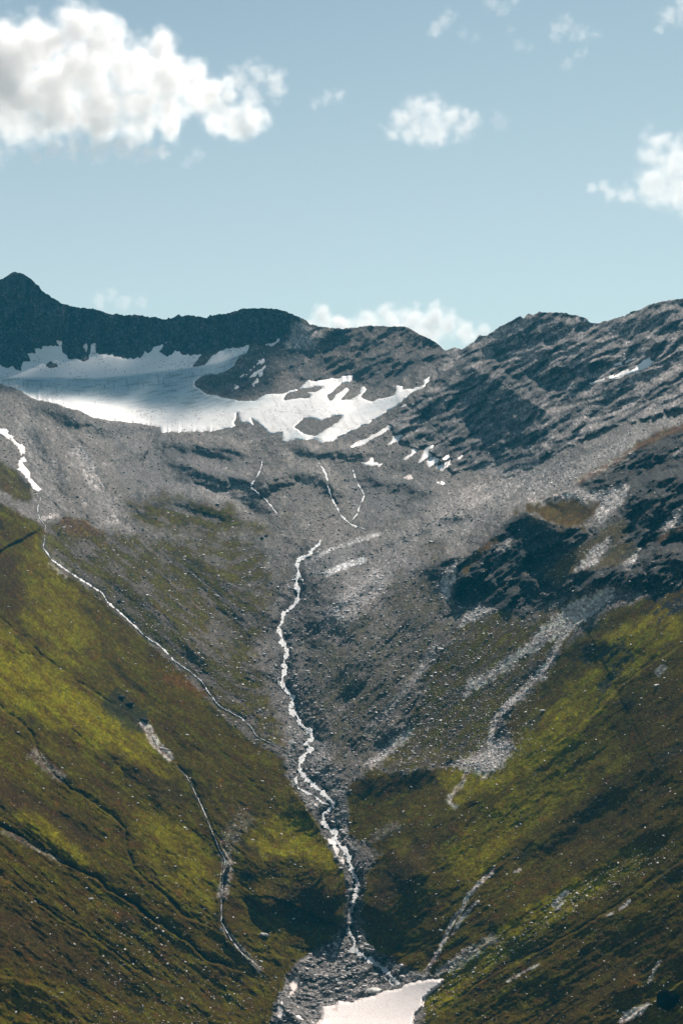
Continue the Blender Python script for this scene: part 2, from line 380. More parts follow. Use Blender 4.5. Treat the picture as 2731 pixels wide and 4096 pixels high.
# scree tone
paint(smooth(n_big + .5 * n_mid, -.1, .5) * .7, [.078, .066, .054])
paint(smooth(streak + .4 * n_sm, .35, 1.0) * .5, SCREE_L)
for _p, _k, _c in (
  ([(450,1750),(700,1760),(1000,1840),(1020,2000),(700,2080),(500,2000)], .7, [.070, .068, .070]),
  ([(1370,1880),(1700,1900),(1760,2000),(1500,2110),(1420,2060)], .7, [.072, .070, .074]),
  ([(160,1640),(330,1700),(420,1740),(640,1740),(660,1715),(400,1690),(250,1640)], .6, [.075, .076, .08]),
  ([(290,1760),(380,1790),(440,1960),(490,2090),(410,2100),(330,1900)], .6, [.27, .245, .23]),
  ([(1140,1760),(1300,1790),(1340,1900),(1260,1990),(1180,1900)], .55, [.22, .19, .17]),
  ([(100,1640),(180,1760),(250,1900),(230,2030),(180,1980),(60,1740)], .5, [.24, .22, .21]),
  ([(820,1950),(980,1960),(1000,2000),(860,1990)], .6, [.26, .23, .21]),
  ([(1500,2150),(1800,2020),(2200,1830),(2731,1630),(3000,1560),(3000,1640),(2731,1700),(2300,1900),(2000,2080),(1700,2200),(1500,2350),(1280,2470)], .6, [.22, .20, .19]),
  ([(1400,2300),(1620,2200),(1680,2260),(1500,2420),(1320,2560),(1250,2560)], .5, [.25, .22, .22]),
  ([(1250,2560),(1420,2480),(1600,2420),(1620,2560),(1460,2780),(1330,2960),(1240,2800)], .55, [.17, .148, .132])):
    paint(pmask(_p, 35, 40, 80, 190) * _k * (.7 + .5 * smooth(streak, -.6, .8)), _c)
paint(smooth(furrow + .4 * n_sm, .1, .7) * .45, [.066, .060, .056])
# olive and brown growth on the old scree
GR_L = [(-900,1950),(0,2015),(129,2073),(178,2110),(172,2200),(260,2278),(430,2420),(600,2570),(760,2720),(880,2850),(1000,2960),(1150,3040),(1190,3160),(1290,3330),(1370,3480),(1398,3600),(1380,3700),(1330,3760),(1200,3835),(1150,3900),(1120,3980),(1080,4096),(1080,4700),(-900,4700)]
GR_MIXL = [(178,2110),(260,2075),(330,2080),(430,2140),(700,2160),(900,2130),(1040,2200),(1090,2330),(1070,2480),(1010,2600),(1060,2750),(1110,2900),(1180,3020),(1000,2960),(880,2850),(760,2720),(600,2570),(430,2420),(260,2278),(172,2200)]
GR_R = [(1360,3210),(1400,3150),(1480,3080),(1600,3090),(1800,3060),(1960,3090),(2060,2990),(2010,2870),(2150,2745),(2240,2600),(2450,2430),(2731,2340),(3700,2200),(3700,4700),(1650,4700),(1690,4000),(1775,3920),(1700,3895),(1560,3850),(1470,3780),(1436,3650),(1455,3500),(1520,3420),(1400,3340)]
GR_MID = [(1800,2560),(1840,2500),(1990,2440),(2100,2480),(2280,2390),(2441,2347),(2240,2600),(2120,2740),(2000,2850),(1950,3000),(1850,3060),(1600,3090),(1480,3080),(1640,2900),(1700,2700),(1750,2620)]
GR_FAN = [(1640,2300),(1745,2330),(1790,2420),(1800,2520),(1700,2700),(1600,2900),(1500,3000),(1380,3100),(1290,2980),(1230,2800),(1220,2600),(1300,2520),(1450,2420)]
grass = np.zeros(Ug.shape)
mL = pmask(GR_L, 10, 10); mR = pmask(GR_R, 14, 16); mML = pmask(GR_MIXL, 26, 26); mMid = pmask(GR_MID, 18, 30); mFan = pmask(GR_FAN, 50, 60, 90)
mSm = pmask([(-300,1780),(0,1850),(60,1880),(130,1960),(120,2020),(60,1990),(0,1960),(-300,1900)], 10, 12)
mTop = pmask([(2040,2065),(2110,2020),(2280,1995),(2400,2010),(2385,2060),(2330,2112),(2230,2112),(2150,2076),(2090,2055)], 16, 26, 34)
mMor = pmask([(235,2090),(265,2066),(340,2076),(430,2140),(360,2150),(280,2140)], 8, 8)
mCen = pmask([(520,2010),(650,1990),(900,2030),(1050,2110),(800,2150),(560,2130)], 40, 40, 80)
mRim = lmask([(2290,1935),(2400,1880),(2480,1835),(2560,1780),(2640,1740),(2760,1700)], 9, 14, 8)
mR2 = lmask([(2620,2170),(2680,2130),(2731,2115),(2800,2100)], 6, 14, 5)
mR3 = lmask([(2190,2330),(2280,2250),(2350,2200),(2440,2140),(2520,2090)], 26, 26, 18)
mR4 = pmask([(2290,2300),(2380,2270),(2440,2190),(2520,2160),(2560,2200),(2480,2260),(2400,2275)], 12, 12)
mR5 = lmask([(1850,2300),(1900,2230),(1960,2170),(2000,2150)], 7, 12, 8)
mBas = smooth(fbm(Ug, Vg, 120, 4, 160) - .35, 0, .5) * smooth(Vg, 1850, 2150) * (1 - smooth(Vg, 2200, 2500)) * .35
patch = smooth(.45 * n_mid + .9 * streak + .6 * furrow + .35 * n_sm, -.75, .35)
for m, k in ((mL, 1.0), (mR, 1.0), (mMid, .82), (mML, None), (mFan, None), (mSm, .9), (mTop, .95), (mMor, .8), (mCen, None), (mRim, .85), (mR2, .8), (mR3, .75), (mR4, .8), (mR5, .9)):
    g = m * (k if k else ((.08 + .42 * patch) if m is mFan else (.30 + .62 * patch)))
    if k == .82:
        g = m * (.55 + .4 * patch)
    grass = np.maximum(grass, g)
grass = np.maximum(grass, mBas)
gt = streak * .6 + furrow * .55 + n_mid * .35 + n_sm * .2
gcol = np.zeros(Ug.shape + (3,)) + OLIVE
def gp(m, c):
    global gcol
    gcol = gcol * (1 - m[..., None]) + m[..., None] * np.asarray(c)
gp(smooth(gt, .0, .9) * .8, GREEN)
gp(smooth(-gt, .15, .9) * .85, BROWN)
gp(smooth(fbm(aL / 2 * left + aR / 2 * (1 - left), cL * left + cR * (1 - left), 60, 4, 170), .35, .95) * .8, HEATH)
# named swathes
brightL = pmask([(-300,2400),(0,2490),(200,2660),(500,2880),(600,2990),(690,3060),(650,3130),(400,3020),(250,2920),(0,2820),(-300,2700)], 50, 40, 90)
brightL = np.maximum(brightL, .7 * pmask([(560,3250),(700,3230),(800,3330),(860,3500),(860,3640),(700,3560),(560,3420)], 50, 40, 90))
brightL = np.maximum(brightL, .9 * lmask([(67,3237),(179,3313),(268,3394),(360,3480)], 14, 30, 8))
brightL = np.maximum(brightL, .7 * pmask([(150,2150),(250,2300),(330,2420),(380,2560),(300,2700),(150,2560),(60,2400),(100,2250)], 40, 40, 90))
brightR = lmask([(1760,3180),(1960,3090),(2200,2960),(2380,2760),(2500,2600),(2731,2450)], 50, 50, 30, 60)
brightR = np.maximum(brightR, .8 * lmask([(1700,4050),(1850,3900),(2100,3700),(2350,3540),(2600,3400)], 30, 40, 16, 50))
brightR = np.maximum(brightR, .6 * lmask([(1800,3520),(2000,3300),(2250,3130),(2500,2960)], 60, 60, 30, 60))
brightR = np.maximum(brightR, .7 * pmask([(1090,3260),(1200,3240),(1300,3350),(1380,3480),(1340,3500),(1180,3430),(1050,3430),(1000,3360)], 24, 24))
gp(np.clip(np.maximum(brightL, brightR * 1.35), 0, 1) * (.45 + .55 * smooth(gt, -.7, .5)), [.172, .144, .003])
brownP = pmask([(-300,2120),(0,2170),(60,2230),(140,2400),(60,2470),(0,2430),(-300,2300)], 40, 40, 80)
brownP = np.maximum(brownP, pmask([(-200,3050),(0,3090),(110,3160),(300,3260),(400,3350),(300,3370),(150,3240),(0,3260),(-200,3200)], 30, 30, 80))
brownP = np.maximum(brownP, pmask([(420,3000),(560,3060),(700,3130),(760,3230),(640,3210),(500,3100)], 24, 24, 60))
brownP = np.maximum(brownP, pmask([(1080,3560),(1200,3520),(1330,3580),(1360,3690),(1250,3700),(1100,3660)], 24, 24, 60))
brownP = np.maximum(brownP, pmask([(1480,3560),(1560,3460),(1700,3350),(1760,3330),(1680,3480),(1560,3640),(1490,3680)], 26, 26, 60))
brownP = np.maximum(brownP, pmask([(1430,3120),(1600,3100),(1760,3070),(1740,3120),(1560,3180),(1420,3200)], 16, 16, 60))
brownP = np.maximum(brownP, .45 * pmask([(2350,2950),(2731,2700),(2800,2950),(2731,3350),(2450,3550),(2200,3480),(2150,3350),(2300,3150)], 90, 80, 140))
brownP = np.maximum(brownP, .6 * pmask([(2000,4200),(2200,3950),(2500,3720),(2731,3650),(2800,3900),(2500,4000),(2400,4200)], 70, 60, 120))
brownP = np.maximum(brownP, .9 * pmask([(-300,3560),(0,3560),(150,3640),(400,3800),(560,3930),(420,3960),(200,3900),(0,3870),(-300,3850)], 50, 40, 90))
gp(brownP * .8, [.046, .027, .007])
rustP = np.maximum(mTop * .5 * smooth(gt, -.6, .4), mRim * .9); rustP = np.maximum(rustP, mR2 * .8); rustP = np.maximum(rustP, mR3 * .45 * smooth(gt, -.2, .5)); rustP = np.maximum(rustP, mR5 * .7)
rustP = np.maximum(rustP, pmask([(640,2680),(800,2730),(860,2790),(780,2770),(650,2720)], 14, 14) * .8)
rustP = np.maximum(rustP, smooth(fbm(Ug, Vg, 50, 4, 180), .55, .95) * .6)
rustP = np.maximum(rustP, mMor * .6)
gp(rustP, RUST)
darkP = lmask([(430,2780),(540,2880),(590,2890)], 34, 30, 14) * .8
gp(darkP, [.028, .030, .014])
paint(np.clip(grass, 0, 1), [0, 0, 0]); col += np.clip(grass, 0, 1)[..., None] * gcol

# rock
MTN_R = [(1560,1700),(1620,1640),(1720,1540),(1790,1400),(1868,1300),(2100,1180),(2400,1180),(2900,1080),(3700,1100),(3700,1600),(2900,1560),(2731,1630),(2600,1660),(2350,1740),(2200,1820),(2080,1890),(2000,1900),(1880,1880),(1800,1880),(1700,1790),(1610,1770)]
WALL = [(-900,1300),(-300,1100),(300,1100),(1084,1180),(1220,1260),(1200,1300),(1160,1350),(1080,1380),(1000,1370),(940,1400),(807,1418),(730,1420),(640,1440),(277,1440),(232,1400),(118,1440),(90,1480),(-300,1450),(-900,1500)]
RIDGE_C = [(1200,1280),(1400,1250),(1640,1270),(1790,1390),(1730,1500),(1620,1545),(1500,1550),(1400,1500),(1240,1530),(1180,1500),(1250,1440)]
ROCK_CG = [(780,1525),(812,1507),(900,1490),(960,1475),(1040,1420),(1150,1330),(1230,1420),(1180,1500),(1130,1570),(1000,1590),(860,1580),(800,1560)]
CL1 = [(1690,2285),(1730,2262),(1800,2240),(1880,2225),(1960,2150),(2040,2070),(2090,2050),(2150,2085),(2230,2115),(2330,2112),(2350,2130),(2290,2205),(2230,2262),(2180,2312),(2300,2290),(2400,2272),(2480,2258),(2530,2290),(2500,2350),(2430,2340),(2330,2372),(2200,2400),(2090,2470),(2050,2445),(1990,2440),(1930,2400),(1870,2430),(1826,2420),(1806,2370),(1812,2320),(1770,2300),(1740,2330)]
CL2 = [(2310,1955),(2340,1915),(2400,1880),(2480,1835),(2600,1765),(2731,1712),(3200,1560),(3600,1500),(3600,2200),(2900,2300),(2731,2335),(2680,2375),(2600,2400),(2560,2385),(2500,2340),(2540,2240),(2480,2150),(2490,2050),(2515,1950),(2400,1962)]
CL3 = [(2265,2625),(2350,2565),(2420,2590),(2500,2560),(2540,2620),(2450,2740),(2385,2825),(2390,2720),(2420,2680),(2330,2650)]
CL4 = [(2590,2420),(2620,2395),(2731,2350),(2800,2400),(2640,2500),(2600,2450)]
mMR = pmask(MTN_R, 10, 14); mW = pmask(WALL, 8, 8); mRC = pmask(RIDGE_C, 20, 16); mCG = pmask(ROCK_CG, 8, 10)
mC1 = pmask(CL1, 7, 14, 30); mC2 = pmask(CL2, 8, 16, 40); mC3 = pmask(CL3, 8, 18, 30); mC4 = pmask(CL4, 8, 14)
mC5 = np.zeros(Ug.shape)
for p, w in (([(2310,2540),(2350,2520),(2400,2500)], 10), ([(2080,2920),(2130,2890),(2180,2870)], 12), ([(2300,3290),(2360,3250),(2430,3200)], 14), ([(2600,3060),(2680,3020),(2740,2980)], 18), ([(2640,3540),(2690,3500),(2740,3470)], 20), ([(1500,3390),(1550,3340),(1620,3310)], 8), ([(590,2205),(640,2212),(720,2220),(740,2235)], 7), ([(2220,1620),(2300,1590)], 8)):
    mC5 = np.maximum(mC5, lmask(p, w, w, w * .8, 20))
frag = smooth(streak + .5 * n_sm, -.35, .15)
mC3 *= frag; mC4 *= frag; mC5 *= frag * .75
cliff = np.maximum.reduce([mC1, mC2, mC3 * .85, mC4, mC5 * .8])
sd5 = poly_sd([(1300,2180),(1450,2150),(1460,2200),(1380,2260),(1290,2300),(1210,2310),(1210,2250)], Ug, Vg)
slab = smooth(sd5 + 10 * n_sm, -8, 10)

# terraces: rubble ledges (gentle, pale) between steep dark faces
def terrace(u, v, deg, lam, wob, seed, face=.5):
    a, c = rot(u, v, deg)
    p = c / lam + wob * fbm(a / 2.6, c, lam * 2.2, 4, seed)
    f = p - np.floor(p)                 # 0..1 downwards: ledge first, then face
    led = 1 - face
    led_m = smooth(f, 0, .06) * (1 - smooth(f, led - .08, led + .04))
    g = np.where(f < led, -f / led * .5, -.5 + (f - led) / face * .5)   # toward camera on the ledge, back on the face
    return g, led_m
tg1, tl1 = terrace(Ug, Vg, -29, 92, .75, 200, .52)
tg2, tl2 = terrace(Ug, Vg, -24, 37, .8, 210, .5)
tg3, tl3 = terrace(Ug, Vg, -46, 70, .9, 230, .5)
_b = smooth(fbm(Ug, Vg, 240, 3, 240), -.25, .35)
tg1 = tg1 * _b + tg3 * (1 - _b); tl1 = tl1 * _b + tl3 * (1 - _b)
wMR = mMR * smooth(Vg, 1300, 1420) + mMR * .4
wMR = np.clip(wMR, 0, 1)
D += wMR * (tg1 * 36 + tg2 * 17) * np.clip(.9 + .7 * n_big, .25, 1.6)
D += mRC * (tg1 * 26 + tg2 * 14)
D += np.maximum(mC1, mC2) * (tg2 * 7)
ledge = np.clip(.62 * tl1 + .55 * tl2, 0, 1)
steep = pmask([(1600,1760),(1720,1600),(1900,1440),(2100,1420),(2250,1500),(2150,1650),(2200,1750),(2050,1870),(1850,1880),(1720,1800)], 60, 50, 100)
paint(mMR, ROCK); paint(mMR * ledge * (1 - .55 * steep) * smooth(n_mid + .7, 0, .6), np.array([.31, .27, .25]))
paint(mMR * smooth(fbm(Ug, Vg, 150, 4, 220), .3, .8) * (1 - steep) * .7, [.24, .21, .20])
paint(mW, ROCK * .9); paint(mRC, ROCK * 1.1); paint(mRC * np.clip(tl1 * .8 + smooth(1480 - Vg, -40, 120) * smooth(n_sm + n_mid, -.4, .4), 0, 1), SCREE * 1.1)
paint(mCG, ROCK)
paint(pmask([(1180,1290),(1240,1300),(1300,1330),(1260,1390),(1180,1400),(1140,1380)], 12, 12), SCREE_L)
paint(pmask([(1110,1490),(1150,1480),(1190,1560),(1150,1600),(1090,1570)], 12, 12), SCREE)
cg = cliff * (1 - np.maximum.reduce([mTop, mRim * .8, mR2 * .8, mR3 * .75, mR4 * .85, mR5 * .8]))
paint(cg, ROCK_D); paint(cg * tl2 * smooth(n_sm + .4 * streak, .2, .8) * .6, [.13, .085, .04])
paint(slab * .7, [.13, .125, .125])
paint(lmask([(1294,2299),(1352,2272),(1417,2249),(1470,2235)], 7, 10, 5), [.62, .60, .58])
paint(lmask([(1210,2262),(1290,2215),(1380,2175),(1470,2150),(1530,2130)], 4, 8, 6) * .7, [.55, .52, .5])

# pale fresh rubble strips
PALE = [
 ([(2373,2054),(2420,1980),(2503,1933),(2513,1950),(2487,2017),(2443,2050),(2396,2096)], 6, 8, .95),
 ([(2290,1960),(2420,1960),(2480,1935),(2440,2000),(2390,2010),(2260,1990),(2200,2000),(2240,1970)], 10, 12, .7),
 ([(2303,2278),(2364,2194),(2438,2148),(2432,2190),(2373,2259)], 6, 8, .95),
 ([(2490,2259),(2559,2194),(2536,2250),(2500,2275)], 5, 6, .9),
 ([(2639,2115),(2690,2048),(2731,2036),(2900,2000),(2900,2060),(2731,2087),(2676,2122)], 7, 9, .8),
 ([(2685,1825),(2731,1784),(2900,1740),(2900,1790),(2731,1810)], 6, 8, .7),
 ([(1848,2788),(1866,2735),(1984,2664),(2094,2584),(2176,2502),(2300,2400),(2441,2347),(2448,2392),(2326,2493),(2210,2558),(2093,2628),(1990,2705),(1900,2760)], 8, 15, .9),
 ([(1829,2515),(1848,2475),(1921,2429),(1978,2440),(1900,2480)], 7, 9, .9),
 ([(1455,3060),(1528,2995),(1647,2905),(1640,2950),(1560,3020),(1490,3070)], 12, 14, .85),
 ([(1800,3060),(1900,3010),(1990,2960),(2060,2975),(2010,3060),(1940,3110),(1880,3080)], 14, 18, .8),
 ([(1760,2330),(1790,2270),(1830,2240),(1815,2320),(1790,2400),(1765,2390)], 6, 9, .8),
 ([(1960,2300),(1985,2190),(2030,2130),(2050,2150),(2000,2240)], 5, 9, .45),
 ([(2470,4095),(2500,4050),(2560,4022),(2600,4010),(2560,4060),(2500,4090)], 4, 5, .9),
]
pale = np.zeros(Ug.shape)
for p, s, r, k in PALE:
    pale = np.maximum(pale, k * pmask(p, s, r, 22, 300))
for p, w, k in (([(2450,2380),(2326,2470),(2240,2560),(2194,2650),(2110,2745),(2035,2815),(1975,2880),(1962,2960),(1950,3030)], 7, .9),
        ([(1984,3471),(1902,3548),(1862,3600),(1848,3635),(1811,3680),(1775,3763),(1738,3836),(1695,3900)], 5, .9),
        ([(1911,3598),(1848,3671),(1802,3744)], 4, .8), ([(1890,3785),(1811,3845),(1738,3900)], 8, .6), ([(1750,3890),(1820,3860),(1900,3800),(1990,3740)], 12, .45),
        ([(2205,3630),(2240,3590),(2275,3560)], 5, .9), ([(2215,3645),(2245,3615),(2262,3600)], 3, .9), ([(2470,3640),(2500,3620),(2520,3595)], 4, .8), ([(2420,3665),(2455,3650)], 3, .7),
        ([(2020,3930),(2090,3890),(2160,3855)], 3, .7), ([(2640,3840),(2615,3880),(2590,3940)], 4, .5), ([(2050,3490),(2085,3478)], 3, .8),
        ([(1830,3240),(1790,3200),(1850,3130),(1880,3060)], 6, .6), ([(1450,3400),(1520,3330),(1600,3290)], 10, .15),
        ([(560,2880),(590,2910),(620,2970),(660,3010),(690,3045)], 10, .75), ([(880,3400),(915,3440),(905,3500),(885,3600)], 12, .5), ([(1000,3250),(930,3330),(900,3400)], 24, .12),
        ([(880,3700),(950,3780),(1050,3890)], 7, .45), ([(120,3000),(180,3060),(260,3120)], 12, .25), ([(0,3320),(107,3372),(250,3450)], 6, .18),
        ([(1450,2950),(1560,2830),(1700,2660),(1760,2560)], 10, .35), ([(2660,2660),(2620,2700)], 8, .7), ([(2180,2700),(2160,2725)], 8, .6), ([(1545,2300),(1500,2330),(1420,2400),(1330,2480)], 30, .5),
        ([(400,1960),(360,1900),(350,1840),(300,1780)], 14, .5), ([(430,2090),(470,2070)], 14, .6), ([(720,1600+110),(760,1740)], 10, .1),
        ([(2100,2000),(2300,1900),(2550,1780)], 26, .35), ([(1700,2080),(1950,1960),(2200,1870)], 30, .3), ([(150,2080),(240,2060)], 5, .9), ([(200,2240),(280,2300)], 12, .4)):
    pale = np.maximum(pale, k * lmask(p, w, w * 1.2, w * .9, 20, 310))
pale *= .58 + .42 * smooth(streak + .7 * n_sm, -.45, .2)
PALEC = np.array([.68, .60, .56])
paint(np.clip(pale * (.75 + .5 * n_sm), 0, 1), PALEC)
# gravel flats along the brook
BED = [(1150,2440),(1100,2560),(1100,2700),(1140,2830),(1160,2960),(1130,3060),(1180,3160),(1260,3260),(1320,3400),(1380,3480),(1396,3600),(1370,3700),(1330,3765),(1200,3840),(1150,3910),(1110,4000),(1080,4096),(1080,4200),(1660,4200),(1660,4060),(1690,4000),(1765,3925),(1640,3880),(1500,3800),(1440,3730),(1430,3560),(1440,3440),(1400,3330),(1380,3180),(1340,3090),(1290,2960),(1220,2820),(1180,2700),(1170,2560)]
mBed = pmask(BED, 8, 14, 30, 330)
paint(mBed * .92, [.13, .125, .12]); paint(mBed * smooth(n_sm + n_mid, 0, .8) * .5, [.27, .25, .24])
grass *= 1 - np.clip(mBed, 0, 1) * .95
for _k, (_p, _w) in STREAMS.items():
    paint(lmask(_p, _w * (1.6 if _k == 'main' else .9), _w * 1.2, 3) * .6, [.045, .042, .040])

# ------------------------------------------------------------------ roughness of the ground
def box_blur(A, r):
    for ax in (0, 1):
        c = np.cumsum(np.pad(A, [(r + 1, r) if k == ax else (0, 0) for k in (0, 1)], mode='edge'), axis=ax)
        n = A.shape[ax]
        A = (np.take(c, np.arange(2 * r + 1, 2 * r + 1 + n), axis=ax) - np.take(c, np.arange(0, n), axis=ax)) / (2 * r + 1)
    return A
rockM = np.clip(np.maximum.reduce([mMR, mW * .8, mRC, mCG, mC1, mC2, mC3 * .4, mC4 * .4, mC5 * .3]), 0, 1)
rockM = np.minimum(rockM, box_blur(rockM, 9) ** 1.6)
GLAC = [(-300,1440),(0,1454),(27,1463),(67,1472),(85,1481),(96,1445),(118,1441),(112,1414),(143,1414),(132,1389),(165,1394),(170,1383),(232,1383),(250,1385),(257,1403),(272,1423),(277,1436),(312,1432),(335,1443),(353,1434),(353,1416),(402,1412),(446,1418),(487,1432),(536,1434),(567,1420),(580,1398),(594,1409),(607,1407),(612,1385),(638,1378),(670,1365),(643,1407),(670,1425),(700,1398),(722,1400),(738,1416),(807,1418),(790,1445),(774,1462),(816,1458),(847,1418),(914,1391),(963,1387),(1008,1369),(986,1413),(963,1427),(941,1458),(914,1485),(865,1498),(812,1507),(780,1525),(785,1545),(830,1575),(950,1600),(1020,1600),(1060,1575),(1115,1572),(1151,1565),(1204,1547),(1236,1525),(1294,1516),(1316,1518),(1365,1500),(1385,1500),(1416,1500),(1389,1543),(1400,1560),(1456,1550),(1465,1556),(1443,1587),(1487,1603),(1577,1579),(1586,1543),(1617,1538),(1604,1561),(1693,1540),(1693,1520),(1720,1500),(1713,1525),(1693,1552),(1657,1574),(1612,1601),(1568,1637),(1523,1668),(1447,1708),(1389,1735),(1327,1766),(1290,1772),(1254,1753),(1204,1759),(1133,1766),(1125,1735),(1079,1739),(1040,1712),(985,1690),(923,1713),(812,1724),(700,1730),(665,1732),(647,1734),(640,1712),(536,1690),(446,1679),(384,1672),(339,1655),(277,1628),(201,1610),(150,1596),(50,1545),(0,1530),(-300,1490)]
HOLES = [[(1151,1579),(1227,1552),(1289,1550),(1262,1561),(1215,1566),(1240,1580),(1236,1592),(1140,1596)],
 [(1309,1579),(1340,1556),(1367,1536),(1392,1531),(1368,1563),(1345,1580),(1320,1602)],
 [(1367,1596),(1400,1560),(1429,1529),(1447,1548),(1440,1575),(1400,1592)],
 [(1178,1710),(1227,1674),(1280,1681),(1370,1663),(1345,1690),(1300,1715),(1258,1742),(1215,1735)],
 [(187,1463),(205,1440),(215,1452),(228,1452),(232,1467),(201,1473)],
 [(938,1690),(950,1660),(962,1690),(975,1712),(950,1712)],[(1005,1675),(1030,1690),(1070,1735),(1050,1742),(1015,1705)]]
sdG = poly_sd(GLAC, Ug, Vg, 80)
mG = smooth(sdG, -12, 12)
soft = 1 - .93 * smooth(sdG, -45, -2)
soft = soft * (1 - .93 * smooth(poly_sd([(1250,4300),(1284,4020),(1459,3985),(1600,3950),(1772,3915),(1700,4000),(1640,4300)], Ug, Vg, 60), -30, 5))
kg = np.clip(grass, 0, 1) * (1 - rockM)
near = np.clip(1.0 + (Vg - 2600) / 2600, .6, 1.6)            # nearer ground shows bigger lumps
r_soft = .030; r_scree = .080; r_rock = .185
K = (r_soft * kg + r_scree * (1 - kg)) * (1 - rockM) + r_rock * rockM
K = K * soft
dz = np.zeros(Ug.shape)
lamb = 120.0
for i in range(6):
    au, cu = (aL / 2.2, cL) if i < 4 else (aL / 1.4, cL)
    bu, dv = (aR / 2.2, cR) if i < 4 else (aR / 1.4, cR)
    nn = pn(au / lamb, cu / lamb, 400 + i) * left + pn(bu / lamb, dv / lamb, 410 + i) * (1 - left)
    if i < 4:
        nn = nn * 1.0 + rockM * (1 - 2.2 * np.abs(pn(bu * 1.3 / lamb, dv * 1.3 / lamb, 430 + i)) - .3)
    dz += K * lamb * nn * (1.0 if i < 3 else 1.15)
    lamb *= .5
# tussocks and dwarf-shrub humps
hump = np.maximum(0, fbm(aL / 1.8 * left + aR / 1.8 * (1 - left), cL * left + cR * (1 - left), 34, 3, 450)) 
dz += furrow * (1.6 + 1.9 * mFan) * (1 - .6 * kg) * smooth(Vg, 1900, 2150) * (1 - rockM) * soft
dz += furrow * smooth(Ug, 1400, 1600) * smooth(2400 - Vg, 0, 300) * (1 - rockM) * (1 - kg) * soft * 1.6
dz += tussA * (.34 * kg + .5 * (1 - kg)) * (1 - rockM) * soft
dz += kg * hump * 1.3
rill = smooth(.13 - np.abs(fall(95, 2, 175, 11.0)), 0, .13)
dz -= kg * rill * 1.0 * smooth(n_mid, -.5, .3) * (1 - rockM)
dz += (1 - kg) * (1 - rockM) * soft * (fbm(Ug, Vg * 1.5, 150, 4, 490) * (3.5 + 6.5 * smooth(2200 - Vg, 0, 150))) * np.clip(.4 + 1.2 * smooth(-gt, -.2, .8), 0, 2)
D -= dz * near
# the ravine cuts and rock steps of the back wall run steeply down
cw = pn(Ug / 34, Vg / 190, 460) + .6 * pn(Ug / 15, Vg / 90, 461)
D -= mW * cw * 11
print('relief', time.time() - T0)
for uu, v0, v1 in ((1500, 3990, 4090), (700, 1660, 1720), (1300, 1600, 1660), (300, 2900, 3100), (2300, 3000, 3200), (1000,1850,1950), (500,1290,1390)):
    j = np.searchsorted(ucols, uu); a = D[np.argmin(abs(Vg[:, j] - v0)), j]; b = D[np.argmin(abs(Vg[:, j] - v1)), j]
    za = (CV - v0) / FPX * a; zb = (CV - v1) / FPX * b
    print(uu, v0, 'slope', round(math.degrees(math.atan2(za - zb, a - b)), 1))

speck = rng.normal(size=Ug.shape)
speck = (speck + np.roll(speck, 1, 0) * .5 + np.roll(speck, 1, 1) * .5) / 1.22
gcl = np.clip(grass, 0, 1)
col = col * np.exp(speck * (.42 * (1 - gcl) + .20 * gcl))[..., None]
col = col * np.exp((.25 + .6 * gcl) * tussA * .28)[..., None]
col = col * np.exp(furrow * (1 - gcl) * .30 * smooth(Vg, 1900, 2150))[..., None]
hsv_b = np.exp(gcl * .5 * n_mid)
col[..., 1] *= np.exp(gcl * .12 * (n_sm + streak))
GLOSS = np.clip((1 - gcl) * (1 - .5 * rockM), 0, 1)
def to_xyz(U, V, Dm):
    return np.stack([(U - CU) / FPX * Dm, Dm, (CV - V) / FPX * Dm], -1)

# regular lookup tables for sampling the ground at any (u, v)
def sample(A, u, v):
    """bilinear lookup on the grid"""
    u = np.asarray(u, float); v = np.asarray(v, float)
    j = np.clip(np.searchsorted(ucols, u) - 1, 0, NU - 2)
    fu = np.clip((u - ucols[j]) / (ucols[j + 1] - ucols[j]), 0, 1)
    s = skyv[j] * (1 - fu) + skyv[j + 1] * fu
    t = np.clip((v - s) / (VBOT - s), 0, 1) * (NV_IN - 1)
    i = np.clip(t.astype(int), 0, NV_IN - 2); ft = t - i
    if A.ndim == 3:
        fu = fu[..., None]; ft = ft[..., None]
    return (A[i, j] * (1 - fu) + A[i, j + 1] * fu) * (1 - ft) + (A[i + 1, j] * (1 - fu) + A[i + 1, j + 1] * fu) * ft
def box_blur(A, r):
    for ax in (0, 1):
        c = np.cumsum(np.pad(A, [(r + 1, r) if k == ax else (0, 0) for k in (0, 1)], mode='edge'), axis=ax)
        n = A.shape[ax]
        A = (np.take(c, np.arange(2 * r + 1, 2 * r + 1 + n), axis=ax) - np.take(c, np.arange(0, n), axis=ax)) / (2 * r + 1)
    return A
Dblur = box_blur(box_blur(D - D0, 3), 3) + D0

